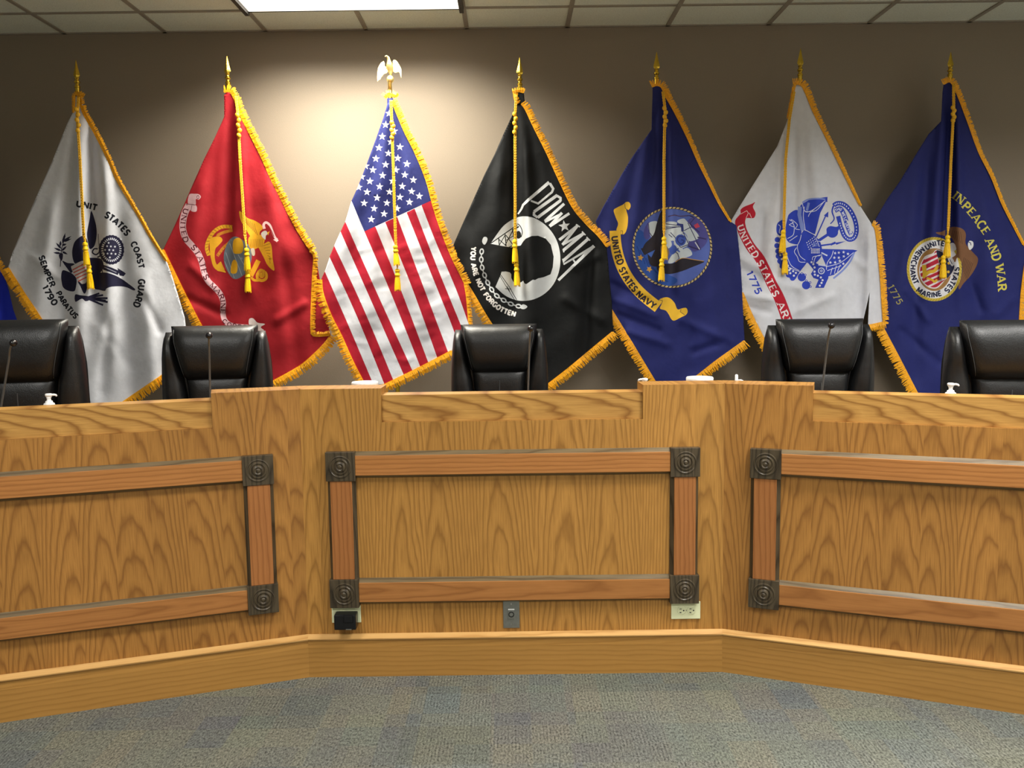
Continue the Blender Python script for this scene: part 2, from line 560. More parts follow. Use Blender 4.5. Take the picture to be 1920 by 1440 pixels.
def bench(label, loc, rz, x0, x1, notch0, notch1, m0, m1, mat, rails, capx):
    """x0..x1 section; notch between notch0..notch1; m0/m1 tangents of the mitres at each end"""
    t = thing('bench_section', label, 'bench', loc, rz, 'oak council bench sections')
    pts = [(x0, 0.0), (x1, 0.0)]
    up = []
    if notch1 < x1 - 0.01:
        up += [(x1, Z_RAIS), (notch1, Z_RAIS), (notch1, Z_NOTCH)]
    else:
        up += [(x1, Z_NOTCH)]
    if notch0 > x0 + 0.01:
        up += [(notch0, Z_NOTCH), (notch0, Z_RAIS), (x0, Z_RAIS)]
    else:
        up += [(x0, Z_NOTCH)]
    b = BM(); prism_xz(b, pts + up, 0.0, 0.03); obj('front_panel', b, mat, t)

    def mit(xa, xb, ya, yb):
        return [(xa - m0 * ya * (xa == x0), ya), (xb + m1 * ya * (xb == x1), ya), (xb + m1 * yb * (xb == x1), yb), (xa - m0 * yb * (xa == x0), yb)]
    # raised caps at the ends that have one
    for (xa, xb) in ((notch1, x1), (x0, notch0)):
        if xb - xa > 0.02:
            b = BM()
            prism_xy(b, mit(xa, xb, 0.0302, 0.150), 0.86, Z_RAIS)
            o = obj('raised_end', b, M['panel'], t)
    b = BM(); box(b, notch0 + 0.0005, notch1 - 0.0005, 0.012, 0.0295, Z_NOTCH + 0.0005, Z_CAP)
    box(b, notch0 + 0.0005, notch1 - 0.0005, 0.0305, 0.115, Z_CAP - 0.022, Z_CAP)
    obj('ledge_board', b, M['ledge'], t)
    b = BM(); prism_xy(b, mit(x0, x1, 0.151, 0.50), 0.895, 0.925)
    box(b, max(x0, notch0), min(x1, notch1), 0.0305, 0.151, 0.895, 0.925)
    obj('work_surface', b, M['ledge'], t)
    # baseboard with a moulded cap whose colour carries the overhead light
    b = BM(); prism_xy(b, mit(x0, x1, -0.018, -0.0005), 0.0, 0.152)
    bb = obj('baseboard', b, M['base'], t)
    b = BM()
    prism_xy(b, mit(x0, x1, -0.024, -0.0006), 0.1525, 0.155)
    lo_, hi_ = mit(x0, x1, -0.026, -0.0006), mit(x0, x1, -0.004, -0.0006)
    va = [b.verts.new((p[0], p[1], 0.1555)) for p in lo_] + [b.verts.new((p[0], p[1], 0.159)) for p in lo_] + [b.verts.new((p[0], p[1], 0.1705)) for p in hi_]
    b.faces.new(va[0:4]); b.faces.new(va[8:12])
    for k_ in (0, 4):
        for i_ in range(4):
            b.faces.new((va[k_ + i_], va[k_ + (i_ + 1) % 4], va[k_ + 4 + (i_ + 1) % 4], va[k_ + 4 + i_]))
    o = obj('cap_moulding', b, M['cap'], bb)
    # raised frame
    (fa, fb, za, zb) = rails
    h = 0.057
    for cx in (fa, fb):
        for cz in (za, zb):
            if x0 < cx < x1:
                corner_block(t, cx, cz)
    for cz in (za + 0.003, zb + 0.003):
        frame_rail(t, max(fa, x0 + 0.02) + h, min(fb, x1 - 0.02) - h, cz - 0.039, cz + 0.039, False)
    for cx in (fa, fb):
        frame_rail(t, cx - 0.042, cx + 0.042, za + h, zb - h, True)
    return t


tL, tR = math.tan(AL / 2), math.tan(AR / 2)
bench('centre section of the oak bench, facing straight ahead below the black flag', (0, CYR, 0), 0, -CXR, CXR, -0.507, 0.506, tL, tR, M['panel'], (-0.668, 0.666, 0.342, 0.847), None)
bench('left oak bench section angled toward the camera, below the red and white flags', (-CXR, CYR, 0), AL, -WING, 0.0, -WING, -0.322, 0.0, tL, M['panel_b'], (-WING + 0.17, -0.166, 0.342, 0.847), None)
bench('right oak bench section angled toward the camera, below the white and the rightmost navy flags', (CXR, CYR, 0), -AR, 0.0, WING, 0.322, WING, tR, 0.0, M['panel_b'], (0.158, WING - 0.17, 0.338, 0.847), None)


# local frames of the bench sections
def frame(side):
    if side == 0:
        return np.array([0, CYR, 0]), np.array([1.0, 0, 0]), np.array([0, 1.0, 0]), 0.0
    if side < 0:
        return np.array([-CXR, CYR, 0]), np.array([math.cos(AL), math.sin(AL), 0]), np.array([-math.sin(AL), math.cos(AL), 0]), AL
    return np.array([CXR, CYR, 0]), np.array([math.cos(AR), -math.sin(AR), 0]), np.array([math.sin(AR), math.cos(AR), 0]), -AR


def at(px, py, side, d):
    """point where the line of sight meets the plane d metres behind a bench front"""
    o, ux, uy, rz = frame(side)
    return on_plane(px, py, o + uy * d, uy)


# ------------------------------------------------------------------ outlets on the centre panel
def outlet(label, cx, cz, group=None, full=True):
    t = thing('power_outlet', label, 'outlet', (cx, CYR, cz), 0, group)
    b = BM(); box(b, -0.0575, 0.0575, -0.006, -0.0002, -0.035, 0.035, 0.0015); obj('cover_plate', b, M['ivory'], t)
    for k in (-1, 1):
        b = BM(); lathe(b, [(0.0165, -0.005), (0.0165, -0.0075), (0.0155, -0.008)], 'y', 24, (k * 0.0195 + 0.002, 0, 0))
        s = obj('socket', b, M['ivory'], t)
        b = BM()
        cx2 = k * 0.0195 + 0.002
        box(b, cx2 - 0.0075, cx2 + 0.0005, -0.0088, -0.0078, 0.0055, 0.0080)
        box(b, cx2 - 0.0075, cx2 - 0.0005, -0.0088, -0.0078, -0.0095, -0.0062)
        lathe(b, [(0.0028, -0.0078), (0.0028, -0.0088)], 'y', 12, (cx2 + 0.0085, 0, 0.0))
        obj('slots', b, M['slot'], s)
    b = BM(); lathe(b, [(0.002, -0.006), (0.002, -0.0068)], 'y', 10, (0.002, 0, 0)); obj('screw', b, M['steel'], t)
    return t


outlet('ivory double power outlet under the right end of the centre panel frame', 0.676, 0.2495, 'ivory power outlets')
outlet('ivory power outlet mostly covered by a black plug-in adapter', -0.667, 0.252, 'ivory power outlets')
t = thing('power_adapter', 'black plug-in adapter box in the left outlet below the bullseye block', 'adapter', (-0.662, CYR, 0.2405), 0)
b = BM(); box(b, -0.044, 0.042, -0.058, -0.0086, -0.034, 0.026, 0.005); obj('case', b, M['blackp'], t)
b = BM(); box(b, -0.006, 0.030, -0.061, -0.0575, -0.004, 0.0255, 0.003); obj('latch', b, M['blackp'], t)
b = BM(); box(b, 0.002, 0.024, -0.0588, -0.0578, -0.0325, -0.029); obj('rating_mark', b, M['steel'], t)

t = thing('jack_plate', 'brushed steel wall plate with one round connector, centre of the bench front', 'wall plate', (-0.0145, CYR, 0.243), 0)
b = BM(); box(b, -0.0325, 0.0325, -0.0055, -0.0002, -0.0575, 0.0575, 0.0025); obj('cover_plate', b, M['steel'], t)
b = BM(); box(b, -0.0125, 0.0125, -0.009, -0.0052, -0.018, 0.016, 0.001)
j = obj('connector_housing', b, M['steel'], t)
b = BM(); lathe(b, [(0.0115, -0.009), (0.0115, -0.0105), (0.0085, -0.0105), (0.0085, -0.0085)], 'y', 24, (0, 0, 0)); obj('socket_ring', b, M['slot'], j)
b = BM(); lathe(b, [(0.0075, -0.009), (0.0075, -0.0098)], 'y', 20, (0, 0, 0)); obj('insert', b, M['steel'], j)
b = BM(); box(b, -0.0125, 0.0125, -0.0064, -0.0054, 0.0175, 0.0215); obj('label_strip', b, M['white'], t)
for sz in (-0.042, 0.042):
    b = BM(); lathe(b, [(0.003, -0.005), (0.003, -0.0062)], 'y', 12, (0, 0, sz)); obj('screw', b, M['chrome'], t)


# ------------------------------------------------------------------ chairs
def pad(bm, rows, y0, T, nu=20, p=3.0, q=4.0, back=0.02, wr=0.0, seed=0):
    """upholstered pad: rows of (z, xl, xr) from bottom to top, bulging towards -y"""
    n = len(rows)
    zs = [r[0] for r in rows]
    nv = 22
    f, g = [], []
    for j in range(nv + 1):
        v = j / nv
        z = zs[0] + (zs[-1] - zs[0]) * v
        xl = float(np.interp(z, zs, [r[1] for r in rows])); xr = float(np.interp(z, zs, [r[2] for r in rows]))
        A, B = [], []
        for i in range(nu + 1):
            uu = i / nu
            e = (max(0.0, 1 - abs(2 * uu - 1) ** p) * max(0.0, 1 - abs(2 * v - 1) ** q)) ** 0.5
            x = xl + (xr - xl) * uu
            wv = wr * e * math.sin(30 * (z + 0.35 * x * (1 if seed % 2 else -1)) + seed) * (0.5 + 0.5 * math.sin(9 * z + seed * 2))
            A.append(bm.verts.new((x, y0 - T * e + wv, z)))
            B.append(bm.verts.new((x, y0 + back * e ** 0.5 + 0.001, z)))
        f.append(A); g.append(B)
    for j in range(nv):
        for i in range(nu):
            bm.faces.new((f[j][i], f[j][i + 1], f[j + 1][i + 1], f[j + 1][i]))
            bm.faces.new((g[j][i], g[j + 1][i], g[j + 1][i + 1], g[j][i + 1]))
    for j in range(nv):
        bm.faces.new((f[j][0], f[j + 1][0], g[j + 1][0], g[j][0]))
        bm.faces.new((f[j][nu], g[j][nu], g[j + 1][nu], f[j + 1][nu]))
    for i in range(nu):
        bm.faces.new((f[0][i], g[0][i], g[0][i + 1], f[0][i + 1]))
        bm.faces.new((f[nv][i], f[nv][i + 1], g[nv][i + 1], g[nv][i]))


def make_chair(label):
    t = thing('office_chair', label, 'chair', group='black leather chairs behind the bench')
    L = M['leather']
    b = BM()
    pad(b, [(0.50, -0.22, 0.22), (0.80, -0.25, 0.25), (1.0, -0.248, 0.248), (1.10, -0.236, 0.236), (1.158, -0.222, 0.222)], 0.03, 0.035, 24, 8, 14, 0.045)
    obj('backrest', b, L, t, True)
    for s in (-1, 1):
        b = BM()
        rows = [(0.52, 0.10, 0.235), (0.75, 0.122, 0.252), (0.86, 0.136, 0.253), (0.95, 0.150, 0.251), (1.05, 0.172, 0.244), (1.12, 0.186, 0.236), (1.160, 0.190, 0.226)]
        if s < 0:
            rows = [(z, -x1, -x0) for z, x0, x1 in rows]
        pad(b, rows, 0.0, 0.075, 18, 2.4, 8, 0.03, 0.009, 3 + s)
        obj('side_bolster', b, L, t, True)
    b = BM()
    pad(b, [(0.930, -0.128, 0.128), (0.945, -0.142, 0.142), (0.97, -0.155, 0.155), (1.05, -0.176, 0.176), (1.12, -0.192, 0.192), (1.188, -0.196, 0.196)], -0.02, 0.095, 26, 7, 2.6, 0.05, 0.001, 1)
    h = obj('headrest', b, L, t, True)
    for s in (-1, 1):
        b = BM()
        for dx in (0.0,):
            pts = []
            for k in range(13):
                z = 0.955 + (1.172 - 0.955) * k / 12
                v = (z - 0.935) / (1.188 - 0.935)
                x = float(np.interp(z, [0.935, 0.97, 1.05, 1.12, 1.188], [0.150, 0.158, 0.176, 0.192, 0.196])) - 0.017 - dx
                xm = float(np.interp(z, [0.935, 0.97, 1.05, 1.12, 1.188], [0.150, 0.158, 0.176, 0.192, 0.196]))
                uu = 0.5 + 0.5 * x / xm
                e = (max(0, 1 - abs(2 * uu - 1) ** 7) * max(0, 1 - abs(2 * v - 1) ** 2.6)) ** 0.5
                pts.append((s * x, -0.02 - 0.095 * e - 0.0005, z))
            tube(b, pts, 0.0016, 5)
        obj('stitching', b, M['seam'], h, True)
    b = BM()
    pad(b, [(0.50, -0.13, 0.13), (0.8, -0.128, 0.128), (0.90, -0.135, 0.135), (0.97, -0.145, 0.145)], -0.015, 0.062, 20, 5, 8, 0.03)
    lc = obj('back_cushion', b, L, t, True)
    b = BM(); tube(b, [(0.0, -0.0768, 0.55 + 0.05 * k) for k in range(8)], 0.0022, 6); obj('seam', b, M['seam'], lc)
    b = BM()
    rows = [(-0.46, -0.24, 0.24), (-0.3, -0.26, 0.26), (0.02, -0.24, 0.24)]
    pad(b, rows, 0.0, 0.10, 20, 5, 5, 0.05)
    bmesh.ops.rotate(b, cent=(0, 0, 0), matrix=Matrix.Rotation(-PI / 2, 3, 'X'), verts=b.verts[:])
    for v in b.verts:
        v.co = Vector((v.co.x, -v.co.y if False else v.co.y, -v.co.z))
    zs = [v.co.z for v in b.verts]; ys = [v.co.y for v in b.verts]
    for v in b.verts:
        v.co.z += 0.42 - min(zs)
        v.co.y += 0.02 - max(ys)
    obj('seat', b, L, t, True)
    for s in (-1, 1):
        b = BM()
        tube(b, [(s * 0.27, 0.0, 0.58), (s * 0.30, -0.02, 0.63), (s * 0.30, -0.10, 0.645), (s * 0.30, -0.30, 0.64), (s * 0.295, -0.36, 0.60), (s * 0.275, -0.34, 0.50), (s * 0.25, -0.32, 0.45)], 0.022, 8)
        obj('armrest', b, M['blackp'], t, True)
    b = BM(); lathe(b, [(0.028, 0.10), (0.028, 0.30), (0.045, 0.30), (0.045, 0.40), (0.12, 0.405), (0.12, 0.425)], 'z', 20, (0, -0.2, 0)); obj('gas_column', b, M['blackp'], t, True)
    b = BM()
    lathe(b, [(0.05, 0.07), (0.05, 0.12), (0.03, 0.125)], 'z', 16, (0, -0.2, 0))
    for k in range(5):
        a = k * 2 * PI / 5 + 0.3
        tube(b, [(0.03 * math.cos(a), -0.2 + 0.03 * math.sin(a), 0.10), (0.29 * math.cos(a), -0.2 + 0.29 * math.sin(a), 0.065)], 0.026, 8, 0.018)
    base = obj('star_base', b, M['blackp'], t, True)
    for k in range(5):
        a = k * 2 * PI / 5 + 0.3
        b = BM(); lathe(b, [(0.02, -0.02), (0.028, -0.016), (0.028, 0.016), (0.02, 0.02)], 'y', 14, (0.29 * math.cos(a), -0.2 + 0.29 * math.sin(a), 0.028)); obj('caster', b, M['blackp'], base, True)
    return t


chair0 = make_chair('')
CHAIRS = [  # centre px, top px, depth, rz, label
    (19, 600, 3.60, 0.22, 'black leather office chair cut off by the left picture edge'),
    (396, 611, 4.06, 0.16, 'black leather office chair between the white and the red flag'),
    (935, 608, 4.45, 0.0, 'black leather office chair behind the centre bench section'),
    (1543, 598, 3.98, -0.10, 'black leather office chair in front of the white flag with a red ribbon'),
    (1907, 600, 3.62, -0.22, 'black leather office chair cut off by the right picture edge'),
]
for i, (px, py, Y, rz, lab) in enumerate(CHAIRS):
    c = chair0 if i == 0 else copy_tree(chair0)
    p = on_y(px, py, Y - 0.06)
    s = (p[2] - PLAT) / 1.188
    c.location = (p[0], Y, PLAT)
    c.scale = (1.0, 1.0, s)
    c.rotation_euler = (0, 0, rz)
    c['label'] = lab


# ------------------------------------------------------------------ microphones, bottles, canisters on the bench
def microphone(label, side, d, foot, bend, tip):
    f = at(*foot, side, d)
    o, ux, uy, rz = frame(side)
    hd = at(*tip, side, d - 0.05)
    bd = at(*bend, side, d - 0.01)
    # run the stem down along its own line to the work surface
    k = (0.935 - f[2]) / (bd[2] - f[2])
    g = f + (bd - f) * k
    t = thing('gooseneck_microphone', label, 'microphone', (g[0], g[1], 0.925), rz, 'gooseneck microphones')
    inv = Matrix.Rotation(-rz, 4, 'Z') @ Matrix.Translation((-g[0], -g[1], -0.925))
    loc = lambda p: inv @ Vector(p)
    b = BM(); lathe(b, [(0.06, 0.0), (0.06, 0.012), (0.03, 0.02), (0.012, 0.03)], 'z', 24); obj('microphone_base', b, M['blackp'], t, True)
    A, B, T = loc(g), loc(bd), loc(hd)
    pts = [A, A.lerp(B, 0.5), B]
    for kk in range(1, 7):
        u = kk / 6
        pts.append(B.lerp(T, u) + Vector((0, -0.012, 0.012)) * math.sin(PI * u))
    b = BM(); tube(b, pts, 0.0042, 8, 0.0032); obj('gooseneck', b, M['mic'], t, True)
    b = BM(); ball(b, T, 0.0135, 0.018, 0.0135); lathe(b, [(0.008, -0.028), (0.0095, -0.02), (0.0095, -0.004)], 'y', 14, T)
    obj('microphone_head', b, M['blackp'], t, True)
    return t


microphone('gooseneck microphone in front of the leftmost chair, tip bent over', -1, 0.30, (5, 745), (17, 672), (25, 643))
microphone('gooseneck microphone upright before the chair between white and red flags', -1, 0.30, (394, 735), (392, 650), (392, 629))
microphone('gooseneck microphone along the right side of the centre chair', 0, 0.30, (990, 735), (993, 645), (995, 616))
microphone('gooseneck microphone leaning right, before the chair at the white flag with red ribbon', 1, 0.30, (1541, 735), (1552, 640), (1559, 610))


def soap(label, side, d, x, top, nozzle, shoulder, group):
    """pump bottle on the work surface; px x, top of pump px, nozzle direction +1 right -1 left"""
    p = at(x, top, side, d)
    o, ux, uy, rz = frame(side)
    H = p[2] - 0.925
    t = thing('soap_bottle', label, 'soap bottle', (p[0], p[1], 0.925), rz, group)
    sh = H - 0.055
    b = BM(); lathe(b, [(0.030, 0.0), (0.034, 0.005), (0.034, sh - 0.03), (0.030, sh - 0.012), (0.017, sh), (0.017, sh + 0.004)], 'z', 24)
    obj('bottle', b, M['clear'], t, True)
    b = BM(); lathe(b, [(0.0195, sh), (0.020, sh + 0.012), (0.0185, sh + 0.018), (0.0125, sh + 0.022), (0.0125, sh + 0.027), (0.0075, sh + 0.029), (0.0068, sh + 0.036), (0.010, H - 0.011)], 'z', 20)
    pu = obj('pump_collar', b, M['white'], t, True)
    b = BM(); lathe(b, [(0.0105, H - 0.011), (0.0125, H - 0.008), (0.0125, H - 0.002), (0.010, H)], 'z', 18)
    tube(b, [(0, 0, H - 0.0055), (nozzle * 0.018, 0, H - 0.005), (nozzle * 0.024, 0, H - 0.0065), (nozzle * 0.027, 0, H - 0.0115)], 0.0046, 8, 0.0032)
    obj('pump_head', b, M['white'], t, True)
    return t


soap('white pump soap bottle in front of the leftmost chair', -1, 0.20, 91, 738, 1, 0.028, 'white pump bottles')
soap('white pump soap bottle in front of the rightmost chair', 1, 0.20, 1783, 718, 1, 0.028, 'white pump bottles')
soap('pump bottle mostly hidden behind the bench, nozzle pointing left below the navy flag', 0, 0.215, 1209, 709, -1, 0.05, 'white pump bottles')

# thin-spout bottle
p = at(1381, 702, 1, 0.21)
t = thing('spout_bottle', 'white bottle with thin upright spout beside the right round-lidded canister', 'bottle', (p[0], p[1], 0.925), -AR)
H = p[2] - 0.925
b = BM(); lathe(b, [(0.026, 0), (0.030, 0.004), (0.030, H - 0.075), (0.022, H - 0.055), (0.014, H - 0.048), (0.014, H - 0.036)], 'z', 22); obj('bottle', b, M['clear'], t, True)
b = BM(); lathe(b, [(0.009, H - 0.04), (0.0065, H - 0.032), (0.006, H - 0.003), (0.004, H)], 'z', 16)
o1 = obj('spout', b, M['white'], t, True)
b = BM(); tube(b, [(0.004, 0, H - 0.026), (0.018, 0, H - 0.024), (0.030, 0, H - 0.029)], 0.0052, 8, 0.003); obj('lever', b, M['white'], o1, True)


def canister(label, side, d, px, top):
    p = at(px, top, side, d)
    o, ux, uy, rz = frame(side)
    H = p[2] - 0.925
    t = thing('wipes_canister', label, 'canister', (p[0], p[1], 0.925), rz, 'white round-lidded canisters')
    b = BM(); lathe(b, [(0.050, 0), (0.053, 0.004), (0.053, H - 0.03), (0.050, H - 0.028)], 'z', 32); obj('body', b, M['clear'], t, True)
    b = BM(); lathe(b, [(0.055, H - 0.029), (0.056, H - 0.006), (0.053, H - 0.001), (0.04, H), (0.002, H)], 'z', 36); obj('lid', b, M['white'], t, True)


canister('white round-lidded canister behind the bench below the stars and stripes flag', -1, 0.215, 684, 715)
canister('white round-lidded canister behind the bench below the navy flag emblem', 1, 0.215, 1312, 706)

# ------------------------------------------------------------------ lettering: a small stroke alphabet (x, y up, box 1 high)
def arc(cx, cy, rx, ry, a0, a1, n=9):
    return [(cx + rx * math.cos(math.radians(a0 + (a1 - a0) * k / n)), cy + ry * math.sin(math.radians(a0 + (a1 - a0) * k / n))) for k in range(n + 1)]


GLY = {
    'A': (0.70, [[(0.0, 0), (0.35, 1)], [(0.35, 1), (0.70, 0)], [(0.13, 0.32), (0.57, 0.32)]]),
    'C': (0.62, [arc(0.34, 0.5, 0.32, 0.5, 50, 310, 14)]),
    'D': (0.64, [[(0.06, 0), (0.06, 1)], [(0.06, 1), (0.28, 1)] + arc(0.28, 0.5, 0.34, 0.5, 80, -80, 10) + [(0.28, 0), (0.06, 0)]]),
    'E': (0.54, [[(0.06, 0), (0.06, 1)], [(0.06, 0.96), (0.52, 0.96)], [(0.06, 0.5), (0.44, 0.5)], [(0.06, 0.04), (0.52, 0.04)]]),
    'F': (0.52, [[(0.06, 0), (0.06, 1)], [(0.06, 0.96), (0.52, 0.96)], [(0.06, 0.5), (0.44, 0.5)]]),
    'G': (0.66, [arc(0.34, 0.5, 0.32, 0.5, 50, 330, 14) + [(0.62, 0.42), (0.40, 0.42)]]),
    'H': (0.64, [[(0.06, 0), (0.06, 1)], [(0.58, 0), (0.58, 1)], [(0.06, 0.5), (0.58, 0.5)]]),
    'I': (0.16, [[(0.08, 0), (0.08, 1)]]),
    'L': (0.50, [[(0.06, 0), (0.06, 1)], [(0.06, 0.04), (0.50, 0.04)]]),
    'M': (0.80, [[(0.06, 0), (0.06, 1)], [(0.06, 1), (0.40, 0.15)], [(0.40, 0.15), (0.74, 1)], [(0.74, 1), (0.74, 0)]]),
    'N': (0.66, [[(0.06, 0), (0.06, 1)], [(0.06, 1), (0.60, 0)], [(0.60, 0), (0.60, 1)]]),
    'O': (0.66, [arc(0.33, 0.5, 0.30, 0.47, 90, 280, 12), arc(0.33, 0.5, 0.30, 0.47, -90, 100, 12)]),
    'P': (0.58, [[(0.06, 0), (0.06, 1)], [(0.06, 0.97), (0.32, 0.97)] + arc(0.32, 0.72, 0.22, 0.25, 80, -80, 8) + [(0.06, 0.47)]]),
    'R': (0.62, [[(0.06, 0), (0.06, 1)], [(0.06, 0.97), (0.32, 0.97)] + arc(0.32, 0.73, 0.22, 0.24, 80, -80, 8) + [(0.06, 0.49)], [(0.30, 0.49), (0.60, 0)]]),
    'S': (0.56, [arc(0.28, 0.74, 0.23, 0.23, 25, 250, 10) + arc(0.28, 0.26, 0.24, 0.23, 75, -155, 10)]),
    'T': (0.56, [[(0.28, 0), (0.28, 1)], [(0.0, 0.96), (0.56, 0.96)]]),
    'U': (0.64, [[(0.06, 1), (0.06, 0.32)] + arc(0.32, 0.32, 0.26, 0.28, 190, 350, 9) + [(0.58, 0.32), (0.58, 1)]]),
    'V': (0.66, [[(0.0, 1), (0.33, 0)], [(0.33, 0), (0.66, 1)]]),
    'W': (0.92, [[(0.0, 1), (0.24, 0)], [(0.24, 0), (0.46, 0.9)], [(0.46, 0.9), (0.68, 0)], [(0.68, 0), (0.92, 1)]]),
    'Y': (0.64, [[(0.0, 1), (0.32, 0.48)], [(0.64, 1), (0.32, 0.48)], [(0.32, 0.48), (0.32, 0)]]),
    '0': (0.58, [arc(0.29, 0.5, 0.25, 0.47, 90, 280, 12), arc(0.29, 0.5, 0.25, 0.47, -90, 100, 12)]),
    '1': (0.30, [[(0.18, 0), (0.18, 1)], [(0.18, 1), (0.02, 0.82)]]),
    '5': (0.54, [[(0.48, 0.96), (0.12, 0.96), (0.08, 0.55)] + arc(0.26, 0.32, 0.24, 0.29, 130, -140, 11)]),
    '7': (0.52, [[(0.02, 0.96), (0.50, 0.96), (0.20, 0)]]),
    '9': (0.56, [arc(0.28, 0.70, 0.22, 0.27, 0, 200, 9), arc(0.28, 0.70, 0.22, 0.27, 180, 370, 9), [(0.50, 0.72)] + arc(0.26, 0.4, 0.24, 0.38, 0, -120, 8)]),
    "'": (0.14, [[(0.07, 0.72), (0.07, 1)]]),
}


def stroke_loop(pts, w0, w1=None):
    """outline of a pen stroke of width w0 (tapering to w1)"""
    P = np.array(pts, float)
    n = len(P)
    w1 = w0 if w1 is None else w1
    Lp, Rp = [], []
    for i in range(n):
        a = P[i] - P[i - 1] if i > 0 else P[1] - P[0]
        c = P[i + 1] - P[i] if i < n - 1 else P[-1] - P[-2]
        a = a / (np.hypot(*a) + 1e-9); c = c / (np.hypot(*c) + 1e-9)
        t = a + c
        t = t / (np.hypot(*t) + 1e-9)
        nrm = np.array([-t[1], t[0]])
        m = 1.0 / max(0.5, float(np.dot(nrm, np.array([-a[1], a[0]]))))
        ww = (w0 + (w1 - w0) * i / (n - 1)) * 0.5 * m
        Lp.append(P[i] + nrm * ww); Rp.append(P[i] - nrm * ww)
    return Lp + Rp[::-1]


def smooth_path(pts, per=6, closed=False):
    P = [np.array(p, float) for p in pts]
    n = len(P)
    out = []
    for i in range(n if closed else n - 1):
        if closed:
            p0, p1, p2, p3 = P[i - 1], P[i], P[(i + 1) % n], P[(i + 2) % n]
        else:
            p0, p1, p2, p3 = P[max(i - 1, 0)], P[i], P[i + 1], P[min(i + 2, n - 1)]
        for k in range(per):
            t = k / per
            out.append(0.5 * ((2 * p1) + (-p0 + p2) * t + (2 * p0 - 5 * p1 + 4 * p2 - p3) * t * t + (-p0 + 3 * p1 - 3 * p2 + p3) * t ** 3))
    if not closed:
        out.append(P[-1])
    return out


def text_loops(txt, path, h, weight=0.17, serif=False, mid=False, wide=None):
    """letters standing on a path (y down); mid: path runs through the letters' middle"""
    P = np.array(smooth_path(path, 10) if len(path) > 2 else path, float)
    seg = np.hypot(*(P[1:] - P[:-1]).T)
    cum = np.concatenate([[0], np.cumsum(seg)])
    gap = 0.16 if not serif else 0.22
    adv = [(GLY[c][0] if c != ' ' else 0.38) for c in txt]
    tot = sum(adv) + gap * (len(txt) - 1)
    sx = cum[-1] / tot
    loops = []
    pos = 0.0
    for ch, a in zip(txt, adv):
        if ch != ' ':
            s = (pos + a / 2) * sx
            q = np.array([np.interp(s, cum, P[:, 0]), np.interp(s, cum, P[:, 1])])
            e = 0.25 * a * sx + 1e-3
            q2 = np.array([np.interp(s + e, cum, P[:, 0]), np.interp(s + e, cum, P[:, 1])])
            q1 = np.array([np.interp(s - e, cum, P[:, 0]), np.interp(s - e, cum, P[:, 1])])
            t = q2 - q1
            t /= np.hypot(*t)
            u = np.array([t[1], -t[0]])
            if mid:
                q = q - u * h / 2
            sts = GLY[ch][1]
            wd = weight * h

            def mp(x, y):
                return q + t * ((x - a / 2) * sx) + u * (y * h)
            for st in sts:
                thin = serif and len(st) == 2 and ((abs(st[0][1] - st[1][1]) < 0.05) or (ch in 'AVWMNY' and st[1][1] > st[0][1]))
                loops.append(stroke_loop([mp(*p) for p in st], wd * (0.55 if thin else 1.0)))
                if serif:
                    for (x, y) in (st[0], st[-1]):
                        if abs(y) < 0.02 or abs(y - 1) < 0.02:
                            if not (ch in 'S0CGO' or (ch in 'AVWM' and (y == 1) == (ch == 'A'))):
                                yy = 0.035 if y < 0.5 else 0.965
                                r = 0.15
                                loops.append(stroke_loop([mp(x - r, yy), mp(x + r, yy)], wd * 0.45))
        pos += a + gap
    return loops


def star(cx, cy, r, rot=0.0, inner=0.40):
    return [(cx + (r if k % 2 == 0 else r * inner) * math.sin(math.radians(36 * k + rot)), cy - (r if k % 2 == 0 else r * inner) * math.cos(math.radians(36 * k + rot))) for k in range(10)]


def ell(cx, cy, rx, ry=None, n=28, rot=0.0):
    ry = ry or rx
    c, s = math.cos(math.radians(rot)), math.sin(math.radians(rot))
    return [(cx + rx * math.cos(2 * PI * k / n) * c - ry * math.sin(2 * PI * k / n) * s, cy + rx * math.cos(2 * PI * k / n) * s + ry * math.sin(2 * PI * k / n) * c) for k in range(n)]


def leaf(p, q, w):
    p = np.array(p, float); q = np.array(q, float)
    d = q - p
    n = np.array([-d[1], d[0]]) / (np.hypot(*d) + 1e-9) * w / 2
    return [p, p + d * 0.3 + n, p + d * 0.6 + n * 0.9, q, p + d * 0.6 - n * 0.9, p + d * 0.3 - n]


def seglen(loop, m=7.0):
    out = []
    L = [np.array(p, float) for p in loop]
    for a, b2 in zip(L, L[1:] + L[:1]):
        d = np.hypot(*(b2 - a))
        k = max(1, int(math.ceil(d / m)))
        for i in range(k):
            out.append(a + (b2 - a) * i / k)
    return out


def pip(pts, loop):
    x, y = pts[:, 0], pts[:, 1]
    L = np.array(loop, float)
    ins = np.zeros(len(pts), bool)
    x1, y1 = L[-1]
    for x2, y2 in L:
        if y1 != y2:
            c = ((y1 > y) != (y2 > y)) & (x < (x2 - x1) * (y - y1) / (y2 - y1) + x1)
            ins ^= c
        x1, y1 = x2, y2
    return ins


# ------------------------------------------------------------------ cloth
FAB = {}


def fab(col):
    if col not in FAB:
        FAB[col] = fabric('flag_cloth_%d_%d_%d' % col, col)
    return FAB[col]


